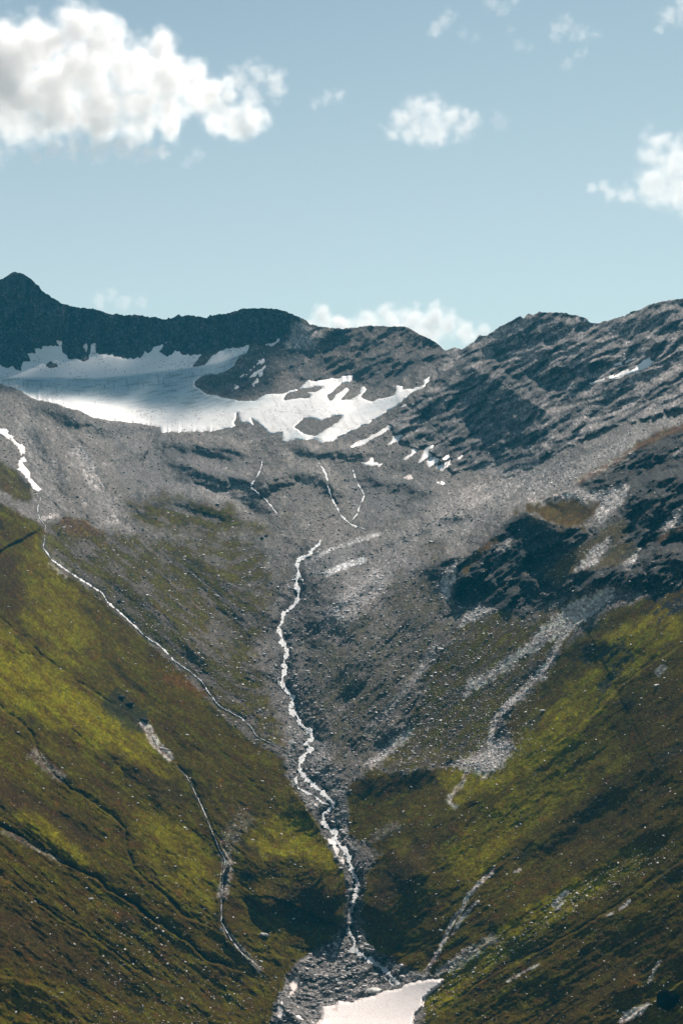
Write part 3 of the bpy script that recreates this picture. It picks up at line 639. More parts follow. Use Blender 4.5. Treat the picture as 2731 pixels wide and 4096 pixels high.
# ------------------------------------------------------------------ materials
def new_mat(name):
    m = bpy.data.materials.new(name); m.use_nodes = True
    t = m.node_tree; b = t.nodes['Principled BSDF']
    return m, t, b
def mat_ground(name, rough=.9, spec=.25, bump=.6, var=.35, nscale=.22, gloss=False):
    m, t, b = new_mat(name)
    b.inputs['Roughness'].default_value = rough
    b.inputs['Specular IOR Level'].default_value = spec
    at = t.nodes.new('ShaderNodeAttribute'); at.attribute_name = 'cover'
    geo = t.nodes.new('ShaderNodeNewGeometry')
    n1 = t.nodes.new('ShaderNodeTexNoise'); n1.inputs['Scale'].default_value = nscale; n1.inputs['Detail'].default_value = 6; n1.inputs['Roughness'].default_value = .7
    n2 = t.nodes.new('ShaderNodeTexNoise'); n2.inputs['Scale'].default_value = nscale * 2.7; n2.inputs['Detail'].default_value = 3
    t.links.new(geo.outputs['Position'], n1.inputs['Vector']); t.links.new(geo.outputs['Position'], n2.inputs['Vector'])
    mr = t.nodes.new('ShaderNodeMapRange'); mr.inputs[1].default_value = .3; mr.inputs[2].default_value = .7; mr.inputs[3].default_value = 1 - var; mr.inputs[4].default_value = 1 + var
    t.links.new(n1.outputs['Fac'], mr.inputs[0])
    mx = t.nodes.new('ShaderNodeVectorMath'); mx.operation = 'SCALE'
    t.links.new(at.outputs['Color'], mx.inputs[0]); t.links.new(mr.outputs[0], mx.inputs['Scale'])
    t.links.new(mx.outputs[0], b.inputs['Base Color'])
    if gloss:
        for sock, lo, hi in (('Roughness', 1.0, .75), ('Specular IOR Level', .02, .12)):
            q = t.nodes.new('ShaderNodeMapRange'); q.inputs[3].default_value = lo; q.inputs[4].default_value = hi
            t.links.new(at.outputs['Alpha'], q.inputs[0]); t.links.new(q.outputs[0], b.inputs[sock])
    bp = t.nodes.new('ShaderNodeBump'); bp.inputs['Strength'].default_value = bump; bp.inputs['Distance'].default_value = 1.6
    t.links.new(n2.outputs['Fac'], bp.inputs['Height']); t.links.new(bp.outputs[0], b.inputs['Normal'])
    return m
M_GROUND = mat_ground('ground_cover', gloss=True)
M_SNOW = mat_ground('old_snow', rough=.6, spec=.6, bump=.25, var=.06)
M_WATER = mat_ground('white_water', rough=.35, spec=.6, bump=.8, var=.18, nscale=.6)

def mesh_obj(name, verts, faces, mat, cover=None, smooth_sh=True, kind=None):
    me = bpy.data.meshes.new(name)
    nf = len(faces)
    me.vertices.add(len(verts)); me.vertices.foreach_set('co', np.ascontiguousarray(verts, dtype=np.float32).ravel())
    k = faces.shape[1]
    me.loops.add(nf * k); me.loops.foreach_set('vertex_index', faces.astype(np.int32).ravel())
    me.polygons.add(nf); me.polygons.foreach_set('loop_start', (np.arange(nf) * k).astype(np.int32))
    me.update(calc_edges=True)
    if smooth_sh:
        me.polygons.foreach_set('use_smooth', np.ones(nf, bool))
    if cover is not None:
        a = me.attributes.new('cover', 'FLOAT_COLOR', 'POINT')
        c = np.zeros((len(verts), 4), np.float32); c[:, :cover.shape[1]] = cover
        a.data.foreach_set('color', c.ravel())
    me.materials.append(mat)
    o = bpy.data.objects.new(name, me); scene.collection.objects.link(o)
    if kind: o['kind'] = kind
    return o

# ------------------------------------------------------------------ the ground itself, split where one landform ends and the next begins
P = to_xyz(Ug, Vg, D)
# far side of the ridges falls away behind the skyline
top = P[0]
backs = []
for dy, dzz in ((14, -6), (60, -45), (200, -150), (520, -360), (900, -620)):
    q = top.copy(); q[:, 1] += dy; q[:, 0] *= (q[:, 1] / top[:, 1]); q[:, 2] += dzz
    backs.append(q)
Pall = np.concatenate([np.stack(backs[::-1], 0), P], 0)
col4 = np.concatenate([col, GLOSS[..., None]], -1)
Call = np.concatenate([np.repeat(col4[:1], 5, 0), col4], 0)
Uall = np.concatenate([np.repeat(Ug[:1], 5, 0), Ug], 0); Vall = np.concatenate([np.repeat(Vg[:1], 5, 0), Vg], 0)
NR = Pall.shape[0]
ii, jj = np.meshgrid(np.arange(NR - 1), np.arange(NU - 1), indexing='ij')
v00 = ii * NU + jj
quads = np.stack([v00, v00 + NU, v00 + NU + 1, v00 + 1], -1)
uc = (Uall[:-1, :-1] + Uall[1:, 1:]) / 2; vc = (Vall[:-1, :-1] + Vall[1:, 1:]) / 2
lab = np.zeros(uc.shape, int)                       # 0 basin of moraines
regs = [
 (1, 'mountain_ridge', [(-1000,1000),(1840,1000),(1840,1405),(1790,1420),(1720,1510),(1600,1560),(1400,1540),(1200,1560),(1000,1600),(700,1500),(300,1480),(100,1500),(-1000,1530)]),
 (2, 'rocky_mountain', [(1790,1300),(1900,1000),(3700,1000),(3700,1500),(2731,1712),(2330,1915),(2110,2032),(1900,1960),(1700,1960),(1560,1720),(1720,1520),(1800,1420)]),
 (3, 'left_hillside', [(-1000,1800),(0,2015),(178,2110),(172,2200),(430,2420),(760,2720),(1000,2960),(1150,3060),(1290,3320),(1398,3580),(1380,3720),(1200,3840),(1100,4000),(1080,4800),(-1000,4800)]),
 (4, 'right_hillside', [(3700,1500),(2731,1712),(2330,1915),(2110,2032),(1960,2120),(1760,2260),(1780,2420),(1800,2520),(1640,2800),(1460,3060),(1360,3200),(1440,3400),(1440,3700),(1560,3860),(1700,3920),(1660,4100),(1640,4800),(3700,4800)]),
 (5, 'valley_floor', [(1300,2160),(1640,2190),(1760,2260),(1780,2420),(1800,2520),(1640,2800),(1460,3060),(1360,3200),(1440,3400),(1440,3700),(1560,3860),(1700,3920),(1660,4100),(1640,4800),(1080,4800),(1100,4000),(1200,3840),(1380,3720),(1398,3580),(1290,3320),(1150,3060),(1000,2960),(1100,2700),(1100,2400),(1180,2200)])]
for k, nm, poly in regs:
    lab[poly_sd(poly, uc, vc, 5) > 0] = k
allv = Pall.reshape(-1, 3); allc = Call.reshape(-1, 4)
for k, nm in [(0, 'moraine_terrain')] + [(r[0], r[1] + '_terrain') for r in regs]:
    f = quads[lab == k]
    used, inv = np.unique(f, return_inverse=True)
    mesh_obj(nm, allv[used], inv.reshape(-1, 4), M_GROUND, allc[used], kind='structure')
print('terrain', time.time() - T0)

# ------------------------------------------------------------------ snow and ice
def snow_sheet(name, poly, holes=(), step=3.0, thick=3.0, edge=14.0, rag=4.0, colf=None, relief=None, under=2.5, base=None):
    poly = np.asarray(poly, float)
    us = np.arange(poly[:, 0].min() - 6, poly[:, 0].max() + 7, step); vs = np.arange(poly[:, 1].min() - 6, poly[:, 1].max() + 7, step)
    U, V = np.meshgrid(us, vs)
    s = poly_sd(poly, U, V, 30)
    for h in holes:
        s = np.minimum(s, -poly_sd(h, U, V, 30))
    s = s + (rag * fbm(U, V, 16, 3, 500) if rag < 5 else rag * fbm(U, V * 1.6, 62, 5, 505) + 3.5)
    s = np.minimum(s, V - np.interp(U, ucols, skyv) - 4)
    Ds = sample(Dblur if base is None else base, U, V)
    px = Ds / FPX
    lift = (-under + (thick + under) * smooth(s, -5, edge))
    if relief is not None:
        lift = lift + relief(U, V, s)
    Dn = Ds - lift
    Pn = to_xyz(U, V, Dn)
    keep = (s[:-1, :-1] > -5) & (s[1:, :-1] > -5) & (s[:-1, 1:] > -5) & (s[1:, 1:] > -5)
    h, w = U.shape
    i, j = np.nonzero(keep)
    a = i * w + j
    f = np.stack([a, a + w, a + w + 1, a + 1], -1)
    used, inv = np.unique(f, return_inverse=True)
    c = np.zeros(U.shape + (3,)) + np.array([.86, .845, .83]) if colf is None else colf(U, V, s)
    return mesh_obj(name, Pn.reshape(-1, 3)[used], inv.reshape(-1, 4), M_SNOW, c.reshape(-1, 3)[used])
def glacier_col(U, V, s):
    c = np.zeros(U.shape + (3,)) + np.array([.92, .90, .88])
    yb = np.interp(U, [-300, 0, 380, 560, 700, 820, 900, 1000, 1200], [1500, 1508, 1512, 1495, 1478, 1464, 1440, 1400, 1380])
    ye = np.interp(U, [-300, 0, 300, 600, 900, 1200], [1560, 1560, 1600, 1640, 1640, 1600])
    ice = smooth(V - yb, -6, 10) * smooth(ye - V, -20, 40) * smooth(1180 - U, 0, 200)
    c = c * (1 - ice[..., None] * .85) + ice[..., None] * .85 * np.array([.27, .42, .48])
    band = fbm((V - yb) / 1.0 + U * .05, U / 9, 9, 3, 520)
    d = ice * smooth(band, .0, .7) * .65
    vert = smooth(fbm(U, V / 7, 7, 3, 530), .1, .8) * smooth(V - yb, 0, 20) * smooth(yb + 80 - V, 0, 40) * ice * .75
    c = c * (1 - np.maximum(d, vert))[..., None] + np.maximum(d, vert)[..., None] * np.array([.09, .14, .17])
    dirt = smooth(fbm(U * .8, V * 1.9, 24, 5, 540), .25, .85) * .5 * smooth(V, 1560, 1660)
    dirt = np.maximum(dirt, smooth(26 - s, 0, 26) * smooth(V, 1600, 1700) * smooth(fbm(U, V, 14, 3, 545) + .35, 0, .8) * .8)
    flow = fbm((U - V * .6) / 1.0, (V + U * .25) / 3.5, 22, 4, 546)
    dirt = np.maximum(dirt, smooth(flow, .1, .8) * .45 * smooth(U, 700, 1150))
    c = c * (1 - dirt[..., None]) + dirt[..., None] * np.array([.40, .355, .33])
    bl = smooth(60 - np.hypot((U - 1220) / 1.4, V - 1748), 0, 30)
    bl = np.maximum(bl * .9, .5 * smooth(1 - np.hypot((U - 1490) / 130, (V - 1630 + (U - 1490) * .35) / 30), 0, .6))
    c = c * (1 - bl[..., None] * .6) + bl[..., None] * .6 * np.array([.38, .5, .55])
    spk = smooth(pn(U / 7, V / 5, 550), .42, .52) * smooth(pn(U / 90, V / 60, 551), -.15, .3)
    c = c * (1 - spk[..., None] * .8) + spk[..., None] * .8 * np.array([.15, .15, .15])
    return c
def glacier_rel(U, V, s):
    return 1.2 * fbm(U / 3, V, 40, 4, 560)
g = snow_sheet('glacier', GLAC, HOLES, 2.6, 5, 14, 5.2, glacier_col, glacier_rel, 7.0)
g['kind'] = 'structure'

SNOWS = [
 ('large pinkish snow field where the brook ends, at the bottom of the photo', [(1250,4200),(1264,4096),(1284,4077),(1287,4025),(1339,4020),(1356,4005),(1402,4011),(1459,3991),(1505,3980),(1534,3962),(1597,3954),(1623,3934),(1677,3922),(1723,3914),(1772,3919),(1763,3937),(1717,3974),(1694,4000),(1692,4026),(1660,4060),(1651,4096),(1640,4200)], 4),
 ('small pointed snow patch on gravel left of the large lower snow field', [(1126,3997),(1152,4040),(1135,4062),(1115,4086),(1098,4069),(1112,4058),(1106,4031)], 1),
 ('narrow dirty snow strip on gravel under the dark knoll', [(1164,3922),(1198,3896),(1201,3917),(1178,3980),(1158,3988)], 1),
 ('flat snow remnant on gravel between pointed patch and large snow field', [(1172,4060),(1198,4057),(1221,4086),(1184,4074)], 1),
 ('white snow patch holding a dark boulder beside the brook', [(1313,3358),(1351,3362),(1346,3385),(1355,3398),(1346,3421),(1324,3394)], 1),
 ('squarish snow block on the right bank of the brook beside the knoll', [(1364,3389),(1387,3380),(1387,3403),(1369,3405)], 1),
 ('lowest small snow block wedged between knoll and brook', [(1355,3429),(1373,3438),(1373,3454),(1358,3445)], 1),
 ('upper half of the winding snow strip on the far left scree', [(-60,1730),(0,1716),(27,1713),(36,1723),(33,1734),(85,1763),(98,1787),(99,1814),(85,1816),(69,1783),(45,1757),(0,1736),(-60,1750)], 1.5),
 ('lower winding snow strip on the far left scree above the grassy spur', [(96,1830),(105,1846),(100,1863),(122,1886),(120,1908),(145,1935),(168,1957),(156,1969),(134,1957),(114,1917),(89,1892),(67,1876),(80,1868),(74,1843)], 1.5),
 ('slanting snow patch in blue shade above the outcrop in the glacier', [(1017,1470),(1030,1445),(1057,1428),(1055,1445),(1030,1468)], 1.5),
 ('forked snow patch in blue shade on the rocks right of the glacier', [(963,1508),(1004,1480),(1026,1485),(1079,1454),(1057,1489),(1044,1507),(1030,1498),(990,1513)], 1.5),
 ('small snow patch hanging below the forked one on shaded rock', [(1011,1536),(1030,1516),(1035,1534),(1017,1545)], 1.5),
 ('tiny snow patch on the dark outcrop inside the glacier', [(932,1549),(944,1540),(954,1541),(950,1553),(938,1555)], 1.5),
 ('thin sunlit snow line high on the ridge below the rounded summit', [(1064,1381),(1090,1374),(1124,1352),(1112,1368),(1088,1383)], 1.5),
 ('small snow cap above the upper left lobe of the glacier', [(231,1364),(252,1370),(252,1380),(236,1380)], 1.5),
 ('little snow sliver in the left of the two notches of the back wall', [(337,1384),(348,1377),(350,1395),(345,1407)], 1.5),
 ('blocky snow patch in the right of the two notches of the back wall', [(357,1381),(382,1377),(381,1410),(363,1411)], 1.5),
 ('long thin snow streak right of the glacier snout', [(1350,1801),(1385,1789),(1430,1769),(1479,1745),(1530,1714),(1577,1694),(1543,1728),(1500,1752),(1456,1773),(1389,1797)], 1.5),
 ('oval snow patch at the foot of dark cliffs, highest of the five in line', [(1552,1780),(1572,1748),(1606,1742),(1588,1767)], 1.5),
 ('slim slanting snow patch below the dark cliffs', [(1606,1841),(1639,1806),(1681,1776),(1659,1815),(1630,1834)], 1.5),
 ('tapering upright snow patch left of the hand-shaped one', [(1672,1855),(1693,1811),(1715,1779),(1733,1778),(1720,1802),(1721,1820),(1697,1843)], 1.5),
 ('hand-shaped snow patch under the dark cliffs', [(1705,1845),(1720,1831),(1748,1831),(1773,1826),(1806,1823),(1791,1856),(1769,1879),(1736,1891),(1750,1852),(1715,1870)], 1.5),
 ('thin snow line touching the cliff right of the hand-shaped patch', [(1789,1867),(1847,1824),(1815,1855)], 1.5),
 ('flat crown-shaped snow patch alone on grey basin rubble', [(1443,1851),(1474,1846),(1487,1834),(1496,1846),(1530,1853),(1519,1865),(1465,1861)], 1.5),
 ('faint dirty snow remnant between crown-shaped patch and round patch', [(1617,1912),(1639,1901),(1650,1913),(1630,1918)], 1.5),
 ('round snow spot farthest down the rubble under the cliffs', [(1738,1926),(1769,1920),(1777,1933),(1760,1943),(1745,1938)], 1.5),
 ('short snow dash beside the upper right glacier edge', [(1602,1627),(1634,1611),(1624,1622)], 1.5),
 ('curved snow ribbon high on the rocky mountain at right', [(2360,1534),(2409,1517),(2465,1497),(2539,1468),(2572,1435),(2595,1430),(2610,1446),(2591,1467),(2550,1485),(2483,1506),(2409,1527)], 5),
 ('thin snow trace just above the curved snow ribbon', [(2456,1460),(2487,1445),(2537,1433),(2497,1452)], 2),
]
Dflat = box_blur(box_blur(D - D0, 9), 9) + D0
for lb, poly, th in SNOWS:
    big = 'large pinkish' in lb
    def cf(U, V, s, big=big, lb=lb):
        base = np.array([.88, .80, .77]) if ('pink' in lb or 'gravel' in lb) else np.array([.92, .90, .88])
        if 'dirty' in lb: base = np.array([.62, .52, .46])
        c = np.zeros(U.shape + (3,)) + base
        d = smooth(fbm(U, V, 30, 4, 600), .4, 1.0) * .25
        d = np.maximum(d, smooth(7 - s, 0, 8) * .4)
        if big:
            d = np.maximum(d, smooth(20 - np.hypot(U - 1343, (V - 4037) * 1.6), 0, 16) * .8 * smooth(fbm(U, V, 10, 2, 601) + .3, 0, .5))
        c = c * (1 - d[..., None]) + d[..., None] * np.array([.50, .34, .27])
        return c
    o = snow_sheet('snow_patch', poly, (), 2.0 if not big else 3.0, th, 7 if not big else 12, 1.6 if not big else 3.5, cf, None, 1.2 if not big else 2.5, Dflat - 1.5 if big else None)
    o['label'] = lb; o['category'] = 'snow patch'; o['group'] = 'old snow patches left on the rubble and rocks'

# ------------------------------------------------------------------ running water
def ribbon(pts, width, seed, name='stream', fade=(1, 1)):
    pts = np.asarray(pts, float)
    seg = np.hypot(*np.diff(pts, axis=0).T); cum = np.r_[0, np.cumsum(seg)]
    s = np.arange(0, cum[-1], 2.6)
    u = np.interp(s, cum, pts[:, 0]); v = np.interp(s, cum, pts[:, 1])
    k = np.ones(7) / 7
    us = np.convolve(np.pad(u, 3, 'edge'), k, 'valid'); vs = np.convolve(np.pad(v, 3, 'edge'), k, 'valid')
    us = us + 2.6 * pn(s / 16, s * 0 + .3, seed); vs = vs + 1.5 * pn(s / 14, s * 0 + .7, seed + 1)
    du = np.gradient(us); dv = np.gradient(vs); L = np.hypot(du, dv) + 1e-9
    nx, ny = -dv / L, du / L
    wd = width * (fade[0] + (fade[1] - fade[0]) * s / cum[-1]) * np.clip(.55 + .8 * pn(s / 26, s * 0 + .1, seed + 2) + .6 * pn(s / 8, s * 0 + .9, seed + 3), .26 if name == 'stream' and width > 14 else .0, 1.4)
    if name == 'stream' and width < 14: wd = wd * (.15 + .85 * ends(s / cum[-1], .16))
    cols = np.linspace(-1, 1, 5)
    U = us[:, None] + nx[:, None] * wd[:, None] * cols / 2; V = vs[:, None] + ny[:, None] * wd[:, None] * cols / 2
    Dd = np.minimum(sample(D, U, V), sample(Dblur, U, V) + .5) - 2.4 + 1.4 * np.abs(cols)[None, :]
    Pn = to_xyz(U, V, Dd)
    n, w = U.shape
    i, j = np.meshgrid(np.arange(n - 1), np.arange(w - 1), indexing='ij'); a = (i * w + j).ravel()
    f = np.stack([a, a + w, a + w + 1, a + 1], -1)
    c = np.zeros(U.shape + (3,)) + np.array([.90, .90, .90])
    q = smooth(fbm(U, V, 9, 2, 620), .15, .5)
    c = c * (1 - q[..., None] * .5) + q[..., None] * .5 * np.array([.30, .33, .35])
    return mesh_obj(name, Pn.reshape(-1, 3), f, M_WATER, c.reshape(-1, 3), kind='structure')
for n, (k, (p, w)) in enumerate(STREAMS.items()):
    ribbon(p, w * 1.25, 640 + n * 7, fade={'main': (1.15, 1.7), 'trib': (1.15, .5), 'strip_melt': (.5, .7), 'left_gully': (.5, .8)}.get(k, (1, 1)))
_m = np.array(STREAMS['main'][0], float)
NM = len(_m)
for n, (a0, b0, off, w) in enumerate(((2, 14, 7, 5), (5, 12, -6, 4), (13, 24, 8, 4), (18, 30, -8, 5), (24, 34, 8, 5), (33, 46, -12, 6), (37, 49, 11, 6), (44, 56, 8, 6), (49, 58, -9, 5), (55, 63, 10, 6), (54, 62, -9, 6))):
    a0, b0 = min(a0, NM - 8), min(b0, NM - 1)
    q_ = _m[a0:b0].copy()
    if len(q_) < 3: continue; k_ = np.sin(np.linspace(0, np.pi, len(q_))); q_[:, 0] += off * k_ * (1 + .5 * np.sin(np.arange(len(q_)) * 2.1 + n))
    ribbon(q_, w, 820 + n * 7)
# braids of the main brook
for n, (p, w) in enumerate((([(1202,2234),(1244,2222),(1280,2200)], 7), ([(1153,2326),(1175,2318),(1205,2316),(1215,2328)], 10), ([(1153,2328),(1150,2345),(1170,2352),(1190,2362)], 5),
        ([(1130,2712),(1112,2708),(1113,2735),(1135,2760),(1152,2780)], 5), ([(1199,2898),(1215,2915),(1250,2935)], 5), ([(1170,3018),(1168,3040),(1190,3060)], 6),
        ([(1562,3905),(1556,3930),(1575,3950)], 8), ([(1534,3876),(1530,3900),(1550,3925)], 6), ([(690,3000),(640,2990),(606,2940)], 3))):
    ribbon(p, w, 720 + n * 7)
print('water', time.time() - T0)

# ------------------------------------------------------------------ rocks
import bmesh
def rock_mesh(name, seed, sub=2, flat=.62, sharp=.28):
    r = np.random.default_rng(seed)
    bm = bmesh.new(); bmesh.ops.create_icosphere(bm, subdivisions=sub, radius=1)
    dirs = r.normal(size=(9, 3)); dirs /= np.linalg.norm(dirs, axis=1)[:, None]; offs = r.uniform(.55, .95, 9)
    for vtx in bm.verts:
        p = np.array(vtx.co)
        for dn, of in zip(dirs, offs):
            h = p @ dn
            if h > of: p = p - dn * (h - of) * .92
        p = p * (1 + sharp * .4 * r.uniform(-1, 1) * .5)
        p[2] *= flat
        vtx.co = p
    me = bpy.data.meshes.new(name); bm.to_mesh(me); bm.free()
    return me
def mat_rock(name, lo, hi, rough=.6, spec=.3, tone=False):
    m, t, b = new_mat(name)
    b.inputs['Roughness'].default_value = rough; b.inputs['Specular IOR Level'].default_value = spec
    oi = t.nodes.new('ShaderNodeObjectInfo')
    cr = t.nodes.new('ShaderNodeValToRGB'); cr.color_ramp.elements[0].color = (*lo, 1); cr.color_ramp.elements[1].color = (*hi, 1)
    e = cr.color_ramp.elements.new(.5); e.color = tuple((lo[i] * .78 + hi[i] * .22) for i in range(3)) + (1,)
    t.links.new(oi.outputs['Random'], cr.inputs[0])
    geo = t.nodes.new('ShaderNodeNewGeometry'); n1 = t.nodes.new('ShaderNodeTexNoise'); n1.inputs['Scale'].default_value = .5; n1.inputs['Detail'].default_value = 5
    t.links.new(geo.outputs['Position'], n1.inputs['Vector'])
    mr = t.nodes.new('ShaderNodeMapRange'); mr.inputs[1].default_value = .3; mr.inputs[2].default_value = .7; mr.inputs[3].default_value = .7; mr.inputs[4].default_value = 1.25
    t.links.new(n1.outputs['Fac'], mr.inputs[0])
    mx = t.nodes.new('ShaderNodeVectorMath'); mx.operation = 'SCALE'
    src = mr.outputs[0]
    if tone:                                  # loose stones share the rock type of the ground they lie on
        ta = t.nodes.new('ShaderNodeAttribute'); ta.attribute_type = 'INSTANCER'; ta.attribute_name = 'tone'
        tm = t.nodes.new('ShaderNodeMath'); tm.operation = 'MULTIPLY'; t.links.new(ta.outputs['Fac'], tm.inputs[0]); t.links.new(mr.outputs[0], tm.inputs[1]); src = tm.outputs[0]
    t.links.new(cr.outputs[0], mx.inputs[0]); t.links.new(src, mx.inputs['Scale']); t.links.new(mx.outputs[0], b.inputs['Base Color'])
    bp = t.nodes.new('ShaderNodeBump'); bp.inputs['Strength'].default_value = .5; bp.inputs['Distance'].default_value = .5
    t.links.new(n1.outputs['Fac'], bp.inputs['Height']); t.links.new(bp.outputs[0], b.inputs['Normal'])
    return m
M_RUBBLE = mat_rock('rubble', (.055, .048, .044), (.66, .575, .53), tone=True)
M_ROCK = mat_rock('rubble_stone', (.085, .083, .083), (.58, .54, .51))
M_PALE = mat_rock('pale_stone', (.42, .39, .37), (.72, .68, .64))
M_DARK = mat_rock('dark_stone', (.035, .036, .038), (.07, .072, .075), .9, .1)
M_BLACK = mat_rock('black_stone', (.004, .004, .004), (.008, .008, .008), 1.0, .0)

# density of loose rock over the ground (per photo pixel area)
dens = np.zeros(Ug.shape)
dens += (1 - np.clip(grass, 0, 1)) * (1 - rockM) * 1.0
dens += rockM * ledge * .55 * (1 - .5 * mW)
dens += rockM * .17
dens += np.clip(grass, 0, 1) * .035
dens += pale * 2.4
dens = np.maximum(dens, mBed * 1.3)
dens += mML * .25 + mFan * .35 + mMid * .22
dotsL = pmask([(350,3560),(700,3700),(1080,3900),(1120,4100),(1080,4200),(250,4200),(250,3950),(420,3800)], 80, 80, 120)
dotsR = np.maximum(lmask([(1680,4080),(1750,3990),(1900,3860),(2100,3730),(2300,3600),(2500,3480),(2731,3380)], 26, 34, 16, 50), pmask([(1560,3040),(1960,3090),(2150,2980),(2130,2780),(2000,2850),(1700,2700),(1640,2900)], 30, 30))
dens += dotsL * .10 + dotsR * .35
dens *= (1 - .97 * mG)
for _k, (_p, _w) in STREAMS.items():
    dens *= 1 - .93 * lmask(_p, _w * (1.1 if _k == 'main' else .6), 5, 0, taper=False)
for _l, _p, _t in SNOWS:
    dens *= 1 - .97 * smooth(poly_sd(_p, Ug, Vg, 20), -6, 6)
dens *= smooth(Vg - skyv[None, :], 6, 30)
cell_u = np.gradient(ucols)[None, :]; cell_v = np.gradient(Vg, axis=0)
inb = (Ug > -60) & (Ug < 2790) & (Vg < 4140)
prob = (dens * np.abs(cell_v) * cell_u * inb)
# fewer and larger in the foreground
prob = prob * np.clip(1.5 - (Vg - 1500) / 3500, .6, 1.5)
N_ROCK = 130000
cum = np.cumsum(prob.ravel()); pick = np.searchsorted(cum, rng.uniform(0, cum[-1], N_ROCK))
pi, pj = np.unravel_index(pick, prob.shape)
ru = Ug[pi, pj] + rng.uniform(-2, 2, N_ROCK); rv = Vg[pi, pj] + rng.uniform(-2, 2, N_ROCK)
size = 1.25 * (rng.pareto(2.25, N_ROCK) + 1) * np.clip(.8 + (rv - 1400) / 4200, .8, 1.45)      # radius in photo pixels
size = np.clip(size, 1.0, 7.5) * np.clip(.72 + (rv - 1800) / 2200, .72, 1)
gg = grass[pi, pj]
size = np.where(gg > .7, size * .85, size)
size = np.where(mBed[pi, pj] > .5, size * 1.45, size)
paleR = (pale[pi, pj] > .35) | (gg > .6)
Dr = sample(D, ru, rv)
colS = box_blur(col.mean(-1), 4)
tone = np.clip((colS[pi, pj] / .105) ** .8, .45, 1.9)
# the biggest become things of their own
key = size * (1 + .15 * rng.normal(size=N_ROCK)) * np.where(mBed[pi, pj] > .4, .72, 1.0) * (rv > 1500) * (ru > 5) * (ru < 2725) * (rv < 4090)
order = np.argsort(-key)
ind = order[:262]
rest = order[262:]
def rock_field(name, sel, mat, seed):
    pos = to_xyz(ru[sel], rv[sel], Dr[sel]); n = len(sel)
    me = bpy.data.meshes.new(name); me.vertices.add(n); me.vertices.foreach_set('co', pos.astype(np.float32).ravel())
    rad = size[sel] * Dr[sel] / FPX
    r = np.random.default_rng(seed)
    sc = np.stack([rad * r.uniform(.8, 1.5, n), rad * r.uniform(.7, 1.2, n), rad * r.uniform(.35, .7, n)], -1).astype(np.float32)
    ro = np.stack([r.uniform(0, .6, n), r.uniform(-.3, .3, n), r.uniform(0, 6.28, n)], -1).astype(np.float32)
    a = me.attributes.new('sc', 'FLOAT_VECTOR', 'POINT'); a.data.foreach_set('vector', sc.ravel())
    a = me.attributes.new('tone', 'FLOAT', 'POINT'); a.data.foreach_set('value', tone[sel].astype(np.float32))
    a = me.attributes.new('ro', 'FLOAT_VECTOR', 'POINT'); a.data.foreach_set('vector', ro.ravel())
    o = bpy.data.objects.new(name, me); scene.collection.objects.link(o)
    g = bpy.data.node_groups.new(name, 'GeometryNodeTree')
    g.interface.new_socket('Geometry', in_out='INPUT', socket_type='NodeSocketGeometry'); g.interface.new_socket('Geometry', in_out='OUTPUT', socket_type='NodeSocketGeometry')
    N = g.nodes; gi = N.new('NodeGroupInput'); go = N.new('NodeGroupOutput')
    iop = N.new('GeometryNodeInstanceOnPoints')
    src = bpy.data.objects.new(name + '_stone', rock_mesh(name + '_stone', seed, 1 if len(sel) > 5000 else 2, .8))
    src.data.materials.append(mat)
    oi = N.new('GeometryNodeObjectInfo'); oi.inputs['Object'].default_value = src
    na = N.new('GeometryNodeInputNamedAttribute'); na.data_type = 'FLOAT_VECTOR'; na.inputs[0].default_value = 'sc'
    nb = N.new('GeometryNodeInputNamedAttribute'); nb.data_type = 'FLOAT_VECTOR'; nb.inputs[0].default_value = 'ro'
    g.links.new(gi.outputs[0], iop.inputs['Points']); g.links.new(oi.outputs['Geometry'], iop.inputs['Instance'])
    g.links.new(na.outputs[0], iop.inputs['Scale']); g.links.new(nb.outputs[0], iop.inputs['Rotation'])
    g.links.new(iop.outputs[0], go.inputs[0])
    md = o.modifiers.new('scatter', 'NODES'); md.node_group = g
    o['kind'] = 'stuff'
    return o
q = rng.integers(0, 3, N_ROCK)
for k in range(3):
    rock_field('scree_stones', rest[(q[rest] == k) & (~paleR[rest])], M_RUBBLE, 800 + k)
rock_field('pale_stones', rest[paleR[rest]], M_PALE, 810)

BM = [rock_mesh('boulder_rock', 900 + k, 2, .7 + .05 * (k % 3)) for k in range(8)]
def boulder(u, v, rpx, label, group=None, mat=M_ROCK, mesh=None, asp=(1.25, 1, .75), rz=None, sink=.15, seed=0):
    Dm = float(sample(D, [u], [v])[0]) ; Dm = min(Dm, float(sample(Dblur, [u], [v])[0]))
    r = rpx * Dm / FPX
    me = (mesh or BM[seed % 8])
    key = (me.name, mat.name)
    if key not in _bm:
        c = me.copy(); c.name = 'boulder_rock'; c.materials.clear(); c.materials.append(mat); _bm[key] = c
    o = bpy.data.objects.new('boulder', _bm[key]); scene.collection.objects.link(o)
    p = to_xyz(np.array(u), np.array(v), np.array(Dm))
    o.location = (p[0], p[1], p[2] + r * asp[2] * (.55 - sink))
    o.scale = (r * asp[0], r * asp[1], r * asp[2])
    o.rotation_euler = (rng.uniform(-.2, .2), rng.uniform(-.2, .2), rng.uniform(0, 6.28) if rz is None else rz)
    o['label'] = label; o['category'] = 'boulder'
    if group: o['group'] = group
    return o
_bm = {}
